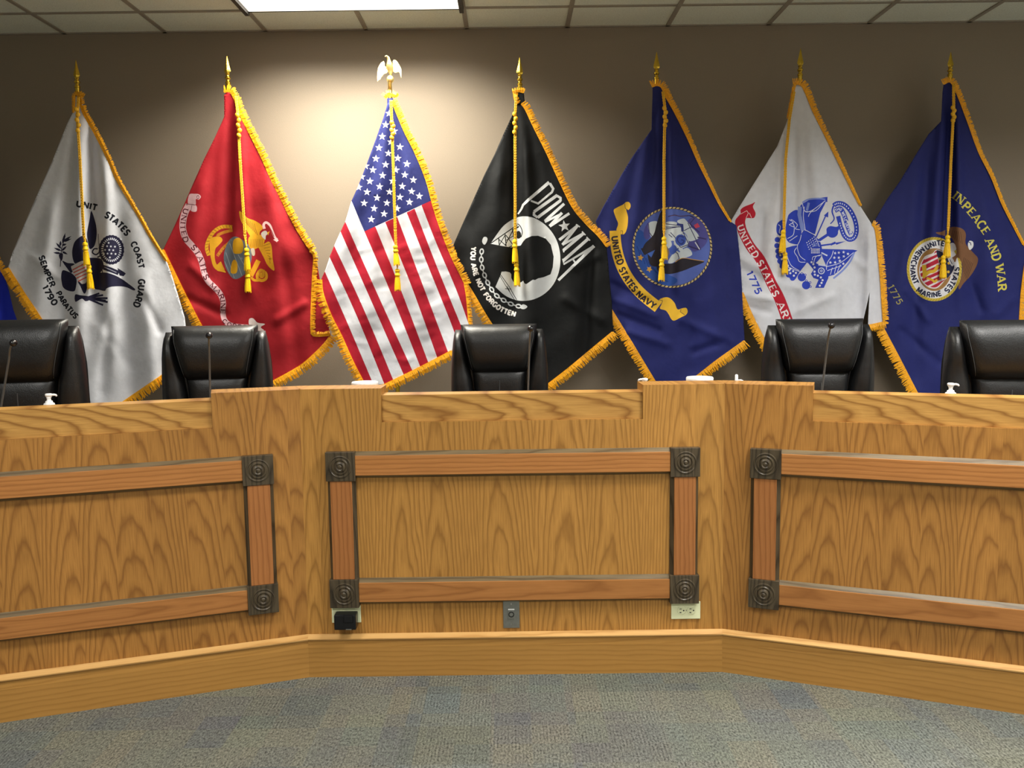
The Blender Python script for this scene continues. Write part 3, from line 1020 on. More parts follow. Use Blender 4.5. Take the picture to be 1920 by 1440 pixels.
class Flag:
    """a draped flag; everything is drawn on its own vertical sheet and folded in depth"""

    def __init__(self, Y, apex, folds, fan=0.006, phase=0.0, wrinkles=()):
        self.Y, self.apex, self.folds, self.fan, self.phase = Y, apex, folds, fan, phase
        self.wrinkles = wrinkles
        self.shapes = []

    def depth(self, px, py):
        px = np.asarray(px, float); py = np.asarray(py, float)
        d = np.zeros_like(px)
        for (xa, ya, xb, yb, wa, wb, amp) in self.folds:
            t = (py - ya) / (yb - ya)
            tc = np.clip(t, 0, 1)
            xc = xa + (xb - xa) * np.clip(t, -0.3, 1.3)
            ww = wa + (wb - wa) * tc
            fade = np.clip((t + 0.15) / 0.3, 0, 1) * np.clip((1.25 - t) / 0.35, 0, 1)
            fade = fade * fade * (3 - 2 * fade)
            if amp < 5:
                amp *= 1.45
            if amp > 5:            # a step: cloth lapping over itself
                d += (amp - 10) * fade * 0.5 * (1 + np.tanh((px - xc) / ww))
            else:
                d += amp * fade * np.exp(-((px - xc) / ww) ** 2)
        for (xa, ya, xb, yb, ww, amp) in self.wrinkles:
            vx, vy = xb - xa, yb - ya
            t = np.clip(((px - xa) * vx + (py - ya) * vy) / (vx * vx + vy * vy), 0, 1)
            d += amp * np.exp(-((px - xa - t * vx) ** 2 + (py - ya - t * vy) ** 2) / ww ** 2)
        ang = np.arctan2(px - self.apex[0], np.maximum(py - self.apex[1], 1) + 60)
        r = np.clip((py - self.apex[1]) / 260.0, 0, 1)
        d += self.fan * r * (np.sin(ang * 26 + self.phase) + 0.6 * np.sin(ang * 47 + 2 * self.phase + py * 0.006))
        d += 0.0022 * np.sin(px * 0.05 + py * 0.083 + self.phase * 3) * r
        return d

    def world(self, px, py, off=0.0):
        px = np.atleast_1d(np.asarray(px, float)); py = np.atleast_1d(np.asarray(py, float))
        dirs = fw[None, :] + rtv[None, :] * ((px - 960) / FPX)[:, None] - upv[None, :] * ((py - 720) / FPX)[:, None]
        Y = self.Y - self.depth(px, py) - off
        return EYE[None, :] + dirs * (Y / dirs[:, 1])[:, None]

    def add(self, col, loops, T):
        ox, oy, s = T
        self.shapes.append((col, [[(ox + p[0] / s, oy + p[1] / s) for p in lp] for lp in loops]))

    def cloth(self, outline, base, parent, step=4.5):
        co, ed = [], []

        def loop(lp, m):
            L = seglen(lp, m)
            i0 = len(co)
            co.extend([Vector((float(p[0]), float(p[1]))) for p in L])
            n = len(L)
            ed.extend([(i0 + i, i0 + (i + 1) % n) for i in range(n)])
        loop(outline, 5.0)
        O = np.array(outline, float)
        for col, lps in self.shapes:
            for lp in lps:
                loop(lp, 6.0)
        x0, y0 = O.min(0); x1, y1 = O.max(0)
        gx, gy = np.meshgrid(np.arange(x0, x1, step), np.arange(y0, y1, step))
        gx = gx + (np.arange(gx.shape[0]) % 2)[:, None] * step / 2
        g = np.stack([gx.ravel(), gy.ravel()], 1)
        g = g[pip(g, outline)]
        co.extend([Vector((float(a), float(c))) for a, c in g])
        V, E_, F_, *_ = delaunay_2d_cdt(co, ed, [], 0, 1e-4)
        V = np.array([(v[0], v[1]) for v in V])
        F_ = np.array([f for f in F_ if len(f) == 3])
        cen = V[F_].mean(1)
        keep = pip(cen, outline)
        F_, cen = F_[keep], cen[keep]
        mats, mi = [base], np.zeros(len(F_), int)
        for col, lps in self.shapes:
            if col not in mats:
                mats.append(col)
            k = mats.index(col)
            for lp in lps:
                a = np.array(lp)
                bb = (cen[:, 0] >= a[:, 0].min()) & (cen[:, 0] <= a[:, 0].max()) & (cen[:, 1] >= a[:, 1].min()) & (cen[:, 1] <= a[:, 1].max())
                ids = np.nonzero(bb)[0]
                if len(ids):
                    ins = pip(cen[ids], lp)
                    mi[ids[ins]] = k
        used = np.unique(F_)
        remap = -np.ones(len(V), int); remap[used] = np.arange(len(used))
        V = V[used]; F_ = remap[F_]
        W = self.world(V[:, 0], V[:, 1])
        me = bpy.data.meshes.new('cloth')
        me.from_pydata(W.tolist(), [], F_[:, ::-1].tolist())
        for c in mats:
            me.materials.append(fab(c))
        me.polygons.foreach_set('material_index', mi.tolist())
        me.polygons.foreach_set('use_smooth', [True] * len(F_))
        me.update()
        o = bpy.data.objects.new('cloth', me)
        C.objects.link(o)
        o.parent = parent
        o.matrix_parent_inverse = parent.matrix_world.inverted() if False else Matrix.Translation(-Vector(parent.location))
        so = o.modifiers.new('thickness', 'SOLIDIFY')
        so.thickness = 0.0018; so.offset = -1
        return o

    def fringe(self, path, wpx, side, parent, w1=None):
        """gold thread fringe along an edge; side +1 = to the right of travel (y down)"""
        P = np.array(smooth_path(path, 12), float)
        seg = np.hypot(*(P[1:] - P[:-1]).T)
        cum = np.concatenate([[0], np.cumsum(seg)])
        n = int(cum[-1] / 1.25)
        s = np.linspace(0, cum[-1], n)
        q = np.stack([np.interp(s, cum, P[:, 0]), np.interp(s, cum, P[:, 1])], 1)
        t = np.gradient(q, axis=0)
        t /= np.hypot(t[:, 0], t[:, 1])[:, None] + 1e-9
        nrm = np.stack([-t[:, 1], t[:, 0]], 1) * side
        w_ = np.linspace(wpx, wpx if w1 is None else w1, n)
        ln = w_ * rng.uniform(0.82, 1.10, n)
        lean = rng.normal(0.0, 0.16, n) + 0.05 * np.sin(s * 0.11)
        a = q - nrm * 1.5
        e = q + nrm * ln[:, None] + t * (lean * ln)[:, None]
        m = (a + e) / 2 + t * rng.normal(0, 0.5, n)[:, None]
        vs, fs = [], []
        # depth comes from the edge of the cloth, threads a little in front and curling
        base = self.depth(q[:, 0], q[:, 1])
        jit = rng.uniform(0.001, 0.006, n)

        def wd(pts, extra):
            dirs = fw[None, :] + rtv[None, :] * ((pts[:, 0] - 960) / FPX)[:, None] - upv[None, :] * ((pts[:, 1] - 720) / FPX)[:, None]
            Y = self.Y - base - extra
            return EYE[None, :] + dirs * (Y / dirs[:, 1])[:, None]
        hw = 1.05
        for k, (pt, ex, sc) in enumerate(((a, jit + 0.001, 1.0), (m, jit + 0.004, 1.0), (e, jit, 0.55))):
            vs.append(wd(pt - t * hw * sc, ex)); vs.append(wd(pt + t * hw * sc, ex)); vs.append(wd(pt, ex - 0.004))
        A = np.stack(vs, 1).reshape(-1, 3)
        for i in range(n):
            o = i * 9
            for k in (0, 3):
                fs += [(o + k, o + k + 1, o + k + 4, o + k + 3), (o + k + 1, o + k + 2, o + k + 5, o + k + 4), (o + k + 2, o + k, o + k + 3, o + k + 5)]
            fs += [(o, o + 2, o + 1), (o + 6, o + 7, o + 8)]
        o = obj('fringe', (A.tolist(), [], fs), M['gold'], parent)
        # woven heading of the fringe
        i0 = len(A)
        bm = BM()
        r0 = None
        for i in range(0, n, 3):
            pr = [wd((q[i] - nrm[i] * 2.6)[None], 0.002)[0], wd((q[i] + nrm[i] * 1.8)[None], 0.002)[0]] if False else None
            d0 = self.depth(q[i, 0], q[i, 1])
            pa = self.pt(q[i] - nrm[i] * 2.6, d0 + 0.004); pb = self.pt(q[i] + nrm[i] * 2.0, d0 + 0.004)
            pc = self.pt(q[i] + nrm[i] * 2.0, d0 - 0.003); pd = self.pt(q[i] - nrm[i] * 2.6, d0 - 0.003)
            ring = [bm.verts.new(p) for p in (pa, pb, pc, pd)]
            if r0:
                for k in range(4):
                    bm.faces.new((r0[k], r0[(k + 1) % 4], ring[(k + 1) % 4], ring[k]))
            else:
                bm.faces.new(ring)
            r0 = ring
        bm.faces.new(r0)
        h = obj('fringe_heading', bm, M['gold'], o)
        for x in (o,):
            x.matrix_parent_inverse = Matrix.Translation(-Vector(parent.location))
        return o

    def pt(self, p, d):
        dr = ray(float(p[0]), float(p[1]))
        return EYE + dr * ((self.Y - d) / dr[1])


def twisted_cord(bm, A, B, r=0.0032, pitch=0.03):
    A, B = Vector(A), Vector(B)
    L = (B - A).length
    n = max(8, int(L / 0.008))
    t = (B - A).normalized(); u = t.orthogonal().normalized(); v = t.cross(u)
    for ph in (0, PI):
        tube(bm, [A.lerp(B, k / n) + (u * math.cos(ph + 2 * PI * L * k / n / pitch) + v * math.sin(ph + 2 * PI * L * k / n / pitch)) * r * 0.8 for k in range(n + 1)], r, 5)


def tassel_mesh(top, bot, width):
    top, bot = Vector(top), Vector(bot)
    bm = BM()
    L = (bot - top).length
    r = width / 2
    ax = (top - bot).normalized()
    lathe(bm, [(0.003, 0), (0.7 * r, -0.06 * L), (0.8 * r, -0.13 * L), (0.6 * r, -0.2 * L), (0.72 * r, -0.25 * L), (0.9 * r, -0.32 * L), (0.6 * r, -0.40 * L), (0.75 * r, -0.5 * L), (0.95 * r, -0.8 * L), (1.0 * r, -0.97 * L)], 'z', 18)
    for k in range(60):       # threads of the skirt
        a = rng.uniform(0, 2 * PI)
        rr = rng.uniform(0.75, 1.0) * r
        l = rng.uniform(0.93, 1.06) * L
        c, s = math.cos(a), math.sin(a)
        tube(bm, [(c * r * 0.72, s * r * 0.72, -0.42 * L), (c * rr * 0.98, s * rr * 0.98, -0.75 * L), (c * rr * 1.06, s * rr * 1.06, -l)], 0.0013, 4)
    m = Matrix.Translation(top) @ ax.to_track_quat('Z', 'Y').to_matrix().to_4x4()
    bmesh.ops.transform(bm, matrix=m, verts=bm.verts[:])
    return bm


def spear(bm, z0, z1):
    """turned socket and four sided spear head from z0 up to the point z1"""
    h = z1 - z0
    lathe(bm, [(0.0135, 0.0), (0.0135, 0.20 * h), (0.016, 0.21 * h), (0.016, 0.24 * h), (0.011, 0.27 * h), (0.0105, 0.31 * h), (0.0165, 0.35 * h), (0.0165, 0.38 * h), (0.011, 0.41 * h), (0.010, 0.44 * h), (0.014, 0.47 * h), (0.012, 0.49 * h)], 'z', 20, (0, 0, z0))
    prev = None
    for f, wx, wy in ((0.48, 0.008, 0.007), (0.52, 0.014, 0.008), (0.56, 0.0185, 0.0095), (0.60, 0.0175, 0.0095), (0.75, 0.0105, 0.007), (0.9, 0.005, 0.004), (1.0, 0.0008, 0.0008)):
        z = z0 + f * h
        ring = [bm.verts.new(p) for p in ((wx, 0, z), (0, wy, z), (-wx, 0, z), (0, -wy, z))]
        if prev:
            for k in range(4):
                bm.faces.new((prev[k], prev[(k + 1) % 4], ring[(k + 1) % 4], ring[k]))
        else:
            bm.faces.new(ring)
        prev = ring
    bm.faces.new(prev)


def eagle_finial(t, X, Y, s):
    """spread eagle on a ball, drawn in picture units of s metres"""
    def P(zx, zy):
        p = on_y(690 + zx / 11.08, 90 + zy / 11.08, Y)
        return p[0] - X, p[2]
    b = BM()
    bx, bz = P(463, 650)
    ball(b, (bx, 0, bz), 0.021, 0.021, 0.022)
    x0, z0 = P(463, 715)
    lathe(b, [(0.0125, P(463, 930)[1]), (0.0125, z0 + 0.004), (0.017, z0 + 0.008), (0.010, z0 + 0.016)], 'z', 18, (0, 0, 0))
    obj('finial_ball', b, M['gilt'], t, True)
    b = BM()
    prev = None
    for (zx, zy, rw, dy) in ((468, 575, 12, 0.0), (470, 520, 30, 0.006), (462, 460, 50, 0.004), (452, 400, 56, -0.002), (450, 340, 48, -0.008), (445, 290, 34, -0.012), (437, 250, 25, -0.015), (428, 215, 26, -0.018), (412, 195, 22, -0.02), (398, 186, 8, -0.02)):
        x, z = P(zx, zy)
        r = 1.25 * rw / 11.08 * 5.1 / FPX
        ring = [b.verts.new((x + r * math.cos(a), dy + r * 0.8 * math.sin(a), z)) for a in [2 * PI * k / 12 for k in range(12)]]
        if prev:
            for k in range(12):
                b.faces.new((prev[k], prev[(k + 1) % 12], ring[(k + 1) % 12], ring[k]))
        else:
            b.faces.new(ring)
        prev = ring
    b.faces.new(prev)
    hx, hz = P(385, 205)
    tube(b, [(P(410, 190)[0], -0.022, P(410, 190)[1]), (P(378, 197)[0], -0.027, P(378, 197)[1]), (P(366, 215)[0], -0.028, P(366, 215)[1])], 0.0055, 8, 0.0015)
    eb = obj('eagle_body', b, M['gilt'], t, True)
    wl = [(320, 265), (262, 300), (225, 360), (200, 410), (188, 500), (182, 600), (188, 690), (225, 650), (250, 645), (275, 590), (300, 565), (330, 530), (385, 515), (425, 470), (405, 420), (370, 440), (375, 400), (340, 360), (345, 310)]
    wr = [(535, 240), (570, 245), (610, 285), (645, 345), (672, 390), (688, 440), (690, 520), (686, 612), (668, 560), (655, 510), (630, 485), (600, 500), (560, 508), (520, 480), (500, 430), (510, 380), (522, 330), (512, 280)]
    for pts in (wl, wr):
        b = BM()
        co = [Vector(P(*p)) for p in pts]
        V, E_, F_, *_ = delaunay_2d_cdt([Vector((c.x, c.y)) for c in co], [(i, (i + 1) % len(co)) for i in range(len(co))], [], 1, 1e-7)
        cx = P(463, 400)[0]

        def yy(v):
            return 0.004 + 0.010 * (abs(v[0] - cx) / 0.07)
        f_ = [b.verts.new((v[0], yy(v) - 0.004, v[1])) for v in V]
        g_ = [b.verts.new((v[0], yy(v) + 0.004, v[1])) for v in V]
        for f in F_:
            b.faces.new([f_[i] for i in f]); b.faces.new([g_[i] for i in f][::-1])
        from collections import Counter
        cnt = Counter()
        for f in F_:
            for i in range(len(f)):
                cnt[frozenset((f[i], f[(i + 1) % len(f)]))] += 1
        for f in F_:
            for i in range(len(f)):
                u_, v_ = f[i], f[(i + 1) % len(f)]
                if cnt[frozenset((u_, v_))] == 1:
                    b.faces.new((f_[u_], f_[v_], g_[v_], g_[u_]))
        obj('eagle_wing', b, M['gilt'], eb)


def make_flag(fl, label, outline, base, pole_px, tip_py, top_py, fringes, cord, spear_on=True, sleeve=None):
    """pole with stand, finial, cloth, fringe and cord; pixel inputs mark the sheet the flag hangs in"""
    PY = fl.Y + 0.075
    top = on_y(pole_px, top_py, PY)
    X = float(top[0])
    t = thing('ceremonial_flag', label, 'flag', (X, PY, PLAT), 0, 'row of ceremonial flags')
    zt = float(top[2]) - PLAT
    tip = float(on_y(pole_px, tip_py, PY)[2]) - PLAT
    b = BM(); lathe(b, [(0.0125, 0.03), (0.0125, zt + 0.002)], 'z', 18); obj('pole', b, M['brass'], t, True)
    b = BM(); lathe(b, [(0.14, 0.0), (0.145, 0.012), (0.12, 0.03), (0.05, 0.045), (0.025, 0.06), (0.018, 0.13)], 'z', 32); obj('floor_stand', b, M['brass'], t, True)
    if spear_on:
        b = BM(); spear(b, zt, tip); obj('spear_finial', b, M['brass'], t)
    else:
        sub = thing('eagle_finial', '', '')
        for k in ('label', 'category'):
            del sub[k]
        sub.parent = t
        sub.location = (0, 0, -PLAT)
        eagle_finial(sub, X, PY, 0)
    fl.cloth(outline, base, t)
    # gathered hoist hanging round the pole
    b = BM()
    prev = None
    zb = float(on_y(pole_px, 660, PY)[2]) - PLAT
    nseg = 40
    for k in range(18):
        u = k / 17
        z = zt - 0.012 + (zb - zt) * u
        r0 = 0.017 + 0.030 * min(1, u * 2.2)
        ring = []
        for i in range(nseg):
            a = 2 * PI * i / nseg
            r = r0 * (1 + 0.16 * math.sin(a * 7 + u * 2) * min(1, u * 3))
            ring.append(b.verts.new((r * math.cos(a), r * math.sin(a) * 0.8 + 0.012 * u, z)))
        if prev:
            for i in range(nseg):
                b.faces.new((prev[i], prev[(i + 1) % nseg], ring[(i + 1) % nseg], ring[i]))
        prev = ring
    obj('hoist_sleeve', b, fab(sleeve or base), t, True)
    for f in fringes:
        fl.fringe(f[0], f[1], f[2], t, f[3] if len(f) > 3 else None)
    if cord:
        path, t1, t2, knots = cord
        inv = Vector(t.location)
        off = 0.03

        def W(p, e=off):
            d = float(fl.depth(p[0], p[1]))
            return Vector(fl.pt(p, max(d, 0.0) + e)) - inv
        b = BM()
        start = [W(p, 0.022 + 0.008 * i / max(1, len(path) - 1)) for i, p in enumerate(path)]
        A = start[-1]
        for i in range(len(start) - 1):
            twisted_cord(b, start[i] + Vector((-0.004, 0, 0)), start[i + 1] + Vector((-0.004, 0, 0)))
            twisted_cord(b, start[i] + Vector((0.004, 0, 0)), start[i + 1] + Vector((0.004, 0, 0)))
        ta, tb = W(t1[0], 0.032), W(t2[0], 0.028)
        twisted_cord(b, A + Vector((-0.004, 0, 0)), ta + Vector((0, 0, 0.002)))
        twisted_cord(b, A + Vector((0.004, 0, 0)), tb + Vector((0, 0, 0.002)))
        c = obj('cord', b, M['cord'], t, True)
        if knots:
            b = BM()
            a, e = W(knots[0], 0.030), W(knots[1], 0.030)
            n = 5
            for k in range(n):
                p = a.lerp(e, k / (n - 1))
                sx = 0.006 if k % 2 else -0.006
                bmesh.ops.create_uvsphere(b, u_segments=12, v_segments=8, radius=1, matrix=Matrix.Translation(p + Vector((sx * 0.6, 0, 0))) @ Matrix.Rotation(0.5 * (1 if k % 2 else -1), 4, 'Y') @ Matrix.Diagonal((0.0125, 0.010, 0.0145, 1)))
            obj('cord_knot', b, M['cord'], c, True)
        for (p, q) in (t1, t2):
            obj('tassel', tassel_mesh(W(p, 0.032 if p is t1[0] else 0.028), W(q, 0.032 if p is t1[0] else 0.028), 0.036), M['tassel'], c, False)
    return t


def xf(pts, T):
    return [(T[0] + p[0] / T[2], T[1] + p[1] / T[2]) for p in pts]


CR = 2.057   # outlines are read off enlargements of the photograph at this scale
NAVY, WHITE = (32, 38, 100), (208, 210, 219)

# ---------------------------------------------------------------- white flag, dark eagle emblem (leftmost whole flag)
T0, T = (0, 80, CR), (60, 360, 6.0)
f = Flag(5.04, (147, 190), [(150, 250, 148, 640, 10, 16, 0.022), (170, 240, 182, 560, 8, 13, -0.030), (196, 300, 205, 640, 11, 18, 0.020), (100, 380, 70, 640, 16, 24, 0.014), (225, 420, 250, 740, 12, 20, -0.018),
                            (205, 600, 190, 740, 9, 14, -0.016), (270, 520, 290, 740, 14, 18, 0.016), (120, 560, 130, 740, 10, 14, -0.014)], 0.005, 0.4,
         [(205, 640, 250, 690, 10, -0.006), (180, 610, 215, 660, 10, 0.005), (60, 480, 110, 520, 8, 0.010), (270, 560, 300, 620, 8, -0.010)])
INK, NVY = (22, 24, 36), (30, 28, 56)
out = xf([(290, 205), (318, 205), (320, 270), (365, 350), (410, 440), (450, 530), (500, 615), (545, 690), (575, 745), (610, 800), (645, 850), (665, 905), (690, 985), (712, 1060), (718, 1110), (719, 1225), (625, 1290), (490, 1380), (420, 1428), (388, 1440),
          (345, 1390), (320, 1352), (160, 1072), (90, 965), (30, 870), (48, 810), (120, 640), (200, 460), (260, 310), (285, 262)], T0)
tx = lambda *a, **k: f.add(INK, text_loops(*a, **k), T)
tx('UNIT', [(498, 163), (600, 180), (722, 210)], 66, 0.30)
tx('STATES', [(812, 278), (900, 338), (985, 412), (1055, 495)], 70, 0.29)
tx('COAST', [(1110, 580), (1165, 705), (1203, 862)], 62, 0.29)
tx('GUARD', [(1200, 985), (1190, 1110), (1140, 1280)], 68, 0.29)
tx('SEMPER', [(76, 730), (130, 890), (208, 1072)], 62, 0.29)
tx('PARATUS', [(270, 1140), (350, 1275), (480, 1428)], 58, 0.29)
tx('1790', [(115, 1072), (160, 1160), (238, 1282)], 66, 0.30)
nv = lambda *lps: f.add(NVY, [list(l) for l in lps], T)
sm = lambda p: smooth_path(p, 4, True)
nv(sm([(662, 218), (645, 320), (628, 400), (618, 480), (630, 570), (648, 640), (690, 622), (715, 570), (728, 470), (722, 380), (702, 300), (680, 235)]),
   sm([(575, 495), (522, 518), (478, 565), (455, 640), (452, 705), (465, 770), (492, 808), (570, 780), (615, 745), (625, 560)]),
   sm([(600, 760), (660, 740), (780, 755), (805, 850), (750, 925), (695, 970), (600, 1010), (560, 900)]),
   sm([(690, 950), (790, 905), (900, 925), (1000, 972), (1080, 1028), (1160, 1092), (1140, 1107), (1070, 1075), (1000, 1062), (900, 1065), (840, 1085), (820, 1113), (760, 1102), (700, 1078)]),
   sm([(345, 882), (328, 940), (333, 1010), (350, 1072), (400, 1108), (470, 1118), (492, 1080), (502, 985), (460, 925), (400, 893)]),
   sm([(340, 775), (400, 865), (445, 910), (482, 835), (470, 805), (400, 798)]),
   sm([(518, 1000), (545, 1062), (578, 1135), (602, 1135), (622, 1062), (615, 995)]),
   sm([(485, 1155), (488, 1235), (560, 1200), (600, 1228), (645, 1215), (640, 1175), (575, 1165), (540, 1160)]),
   stroke_loop([(318, 840), (325, 720), (332, 640), (375, 490)], 9), sm([(305, 700), (345, 690), (345, 745), (330, 775), (308, 740)]),
   [(690, 790), (745, 915), (690, 950), (690, 940), (735, 910), (685, 795)])
for q in ((758, 1140), (800, 1160), (850, 1195), (852, 1238), (800, 1272), (740, 1245), (830, 1222)):
    nv(stroke_loop([(600, 1192), q], 16, 22))
for a, e in (((340, 580), (376, 458)), ((350, 555), (444, 495)), ((345, 560), (445, 525)), ((332, 640), (268, 570)), ((330, 662), (246, 628)), ((325, 690), (238, 682)), ((330, 665), (392, 608)), ((335, 668), (402, 702)), ((318, 610), (322, 548)), ((335, 600), (390, 585))):
    nv(leaf(a, e, 24))
sc = [(893 + (140 + 6 * (k % 2)) * math.cos(2 * PI * k / 48), 650 + (163 + 6 * (k % 2)) * math.sin(2 * PI * k / 48)) for k in range(48)]
nv(sc)
for k in range(32):
    a = 2 * PI * (k + 0.5) / 32
    f.add((206, 208, 220), [stroke_loop([(893 + 90 * math.cos(a), 650 + 112 * math.sin(a)), (893 + 115 * math.cos(a), 650 + 136 * math.sin(a))], 11)], T)
f.add((206, 208, 220), [star(x, y, 15) for x, y in ((862, 572), (797, 610), (845, 610), (887, 612), (933, 615), (822, 652), (870, 652), (914, 655), (808, 693), (850, 693), (893, 693), (940, 697), (876, 736))], T)
nv(stroke_loop(smooth_path([(740, 640), (700, 640), (680, 680), (720, 705), (760, 680), (770, 715), (735, 735)]), 15), stroke_loop([(745, 470), (755, 620)], 6))
f.add((212, 208, 208), [sm([(440, 850), (462, 825), (565, 775), (608, 812), (614, 1000), (578, 1032), (548, 1024), (488, 950)])], T)
for a, e in (((455, 878), (590, 806)), ((465, 908), (606, 842)), ((482, 940), (610, 880)), ((498, 972), (612, 918)), ((520, 1005), (613, 958))):
    f.add((196, 96, 86), [stroke_loop([a, e], 14)], T)
nv([(800, 818), (900, 852), (985, 890), (965, 935), (880, 902), (800, 874)], [(960, 855), (1000, 878), (1042, 905), (1056, 918), (1030, 948), (985, 940)], stroke_loop([(790, 880), (800, 950)], 10), stroke_loop([(760, 900), (800, 950)], 10))
f.add((150, 150, 166), [stroke_loop([(815, 845), (950, 905)], 8)], T)
fr_top = xf([(302, 205), (322, 268), (366, 348), (412, 438), (452, 528), (502, 612), (547, 688), (577, 742), (640, 840)], T0)
make_flag(f, 'white flag with dark eagle emblem and black capital lettering, 1790 at its left', out, WHITE, 146, 112, 178,
          [(fr_top, 9, -1, 4), (xf([(300, 200), (287, 203), (285, 235), (284, 268)], T0), 5, 1, 3), (xf([(290, 200), (306, 198), (322, 206)], T0), 6, -1), (xf([(30, 870), (90, 965), (160, 1072), (250, 1230), (320, 1352)], T0), 15, 1), (xf([(400, 1440), (490, 1378), (622, 1288), (720, 1220)], T0), 15, 1)],
          ([(147, 182), (145, 222), (150, 300), (157, 440)], ((159, 453), (163, 497)), ((166, 495), (170, 541)), ((144, 205), (147, 245))))

# ---------------------------------------------------------------- red flag
T0, T = (290, 80, CR), (310, 340, 4.8)
f = Flag(5.085, (427, 175), [(438, 210, 437, 480, 2.5, 4.0, 10.024), (432, 210, 420, 520, 9, 14, -0.010), (450, 250, 470, 560, 8, 14, 0.012), (500, 330, 545, 650, 16, 26, 0.016), (380, 330, 350, 600, 18, 26, 0.012), (530, 480, 560, 700, 12, 18, -0.016), (470, 560, 480, 720, 14, 18, -0.012)], 0.004, 1.3,
         [(350, 560, 420, 590, 8, -0.012), (520, 600, 570, 570, 8, 0.012), (360, 500, 400, 540, 8, 0.010)])
RED = (152, 24, 34)
out = xf([(268, 200), (300, 196), (330, 280), (365, 350), (410, 440), (450, 530), (490, 610), (530, 690), (565, 750), (600, 800), (622, 830), (640, 930), (660, 1030), (675, 1115), (680, 1130), (640, 1180), (560, 1250), (450, 1312), (400, 1340), (320, 1345),
          (185, 1105), (110, 960), (32, 800), (75, 710), (115, 620), (150, 540), (190, 450), (230, 370), (262, 300), (268, 285)], T0)
PINK, MAR, GLD, DKG = (206, 168, 176), (88, 22, 36), (206, 150, 30), (120, 78, 18)
f.add(PINK, [sm([(215, 120), (262, 112), (302, 116), (320, 140), (300, 165), (275, 160), (270, 212), (205, 205)]), sm([(205, 205), (270, 213), (285, 240), (276, 272), (230, 265)]),
             stroke_loop(smooth_path([(212, 212), (178, 280), (160, 350), (158, 430), (185, 515), (240, 580), (292, 645), (330, 730), (350, 820), (385, 898), (440, 952), (492, 1012), (520, 1085), (518, 1165), (530, 1240), (575, 1288), (645, 1305), (745, 1312)]), 62, 44)], T)
f.add((222, 206, 204), [sm([(755, 1240), (790, 1233), (830, 1272), (897, 1284), (858, 1312), (888, 1342), (830, 1342), (808, 1298), (755, 1292)])], T)
f.add(MAR, [stroke_loop([(205, 205), (270, 213)], 5), stroke_loop([(230, 262), (240, 215)], 4), ell(294, 142, 13, 17, 16), stroke_loop([(755, 1292), (808, 1298)], 4)], T)
f.add(PINK, [ell(294, 142, 8, 11, 14)], T)
for wd_, pth, h in (('UNITED', [(186, 248), (166, 330), (158, 420), (188, 545)], 42), ('STATES', [(246, 580), (292, 648), (332, 735), (352, 820), (376, 880)], 46), ('MARINE', [(412, 925), (490, 1010), (518, 1085), (518, 1190)], 40), ('CORPS', [(522, 1250), (575, 1288), (660, 1306), (730, 1312)], 34)):
    f.add(MAR, text_loops(wd_, pth, h * 1.05, 0.22, True, True), T)
g = lambda *lps, c=GLD: f.add(c, [list(l) for l in lps], T)
# rope ring and anchor
ring = smooth_path([(602, 412), (520, 408), (450, 442), (396, 512), (372, 595), (392, 668)], 6)
g(stroke_loop(ring, 32))
for p, q in zip(ring[::2], ring[1::2]):
    p = np.array(p); q = np.array(q); d = q - p; d = d / (np.hypot(*d) + 1e-9); n = np.array([-d[1], d[0]])
    g(stroke_loop([p - n * 14 - d * 5, p + n * 14 + d * 5], 4), c=DKG)
g(sm([(402, 520), (440, 500), (490, 498), (515, 530), (480, 575), (450, 610), (445, 690), (470, 760), (545, 815), (500, 812), (440, 780), (412, 700), (400, 610)]), [(440, 772), (500, 720), (545, 822), (470, 806)])
r2 = smooth_path([(605, 440), (540, 455), (480, 480), (470, 500)], 5)
g(stroke_loop(r2, 26), stroke_loop(smooth_path([(598, 535), (535, 585), (490, 640), (468, 672)], 5), 26), c=(190, 120, 34))
for k in range(7):
    x, y = 598 - k * 20, 535 + k * 21
    g(stroke_loop([(x - 12, y - 6), (x + 10, y + 12)], 4), c=DKG)
# globe
g(sm([(600, 505), (645, 500), (705, 535), (760, 590), (778, 680), (750, 785), (700, 850), (625, 880), (570, 830), (532, 740), (528, 650), (558, 560)]), c=(104, 114, 126))
for a, e in (((545, 640), (620, 870)), ((580, 560), (690, 850)), ((655, 660), (735, 800)), ((535, 720), (580, 830))):
    g(stroke_loop([a, e], 5), c=(158, 166, 174))
g(sm([(612, 535), (660, 508), (695, 540), (703, 600), (690, 640), (660, 652), (612, 640)]), sm([(598, 735), (622, 705), (648, 740), (642, 822), (590, 822)]), c=(222, 166, 30))
# lower anchor
g(stroke_loop([(770, 850), (838, 712)], 44), stroke_loop(smooth_path([(830, 880), (828, 840), (860, 800), (905, 830), (905, 875), (868, 893), (838, 880)], 5), 26), stroke_loop(smooth_path([(770, 860), (800, 890), (850, 890)], 4), 22), ell(868, 845, 26))
for k in range(5):
    g(stroke_loop([(842 + 13 * k, 790), (850 + 12 * k, 860)], 4), c=DKG)
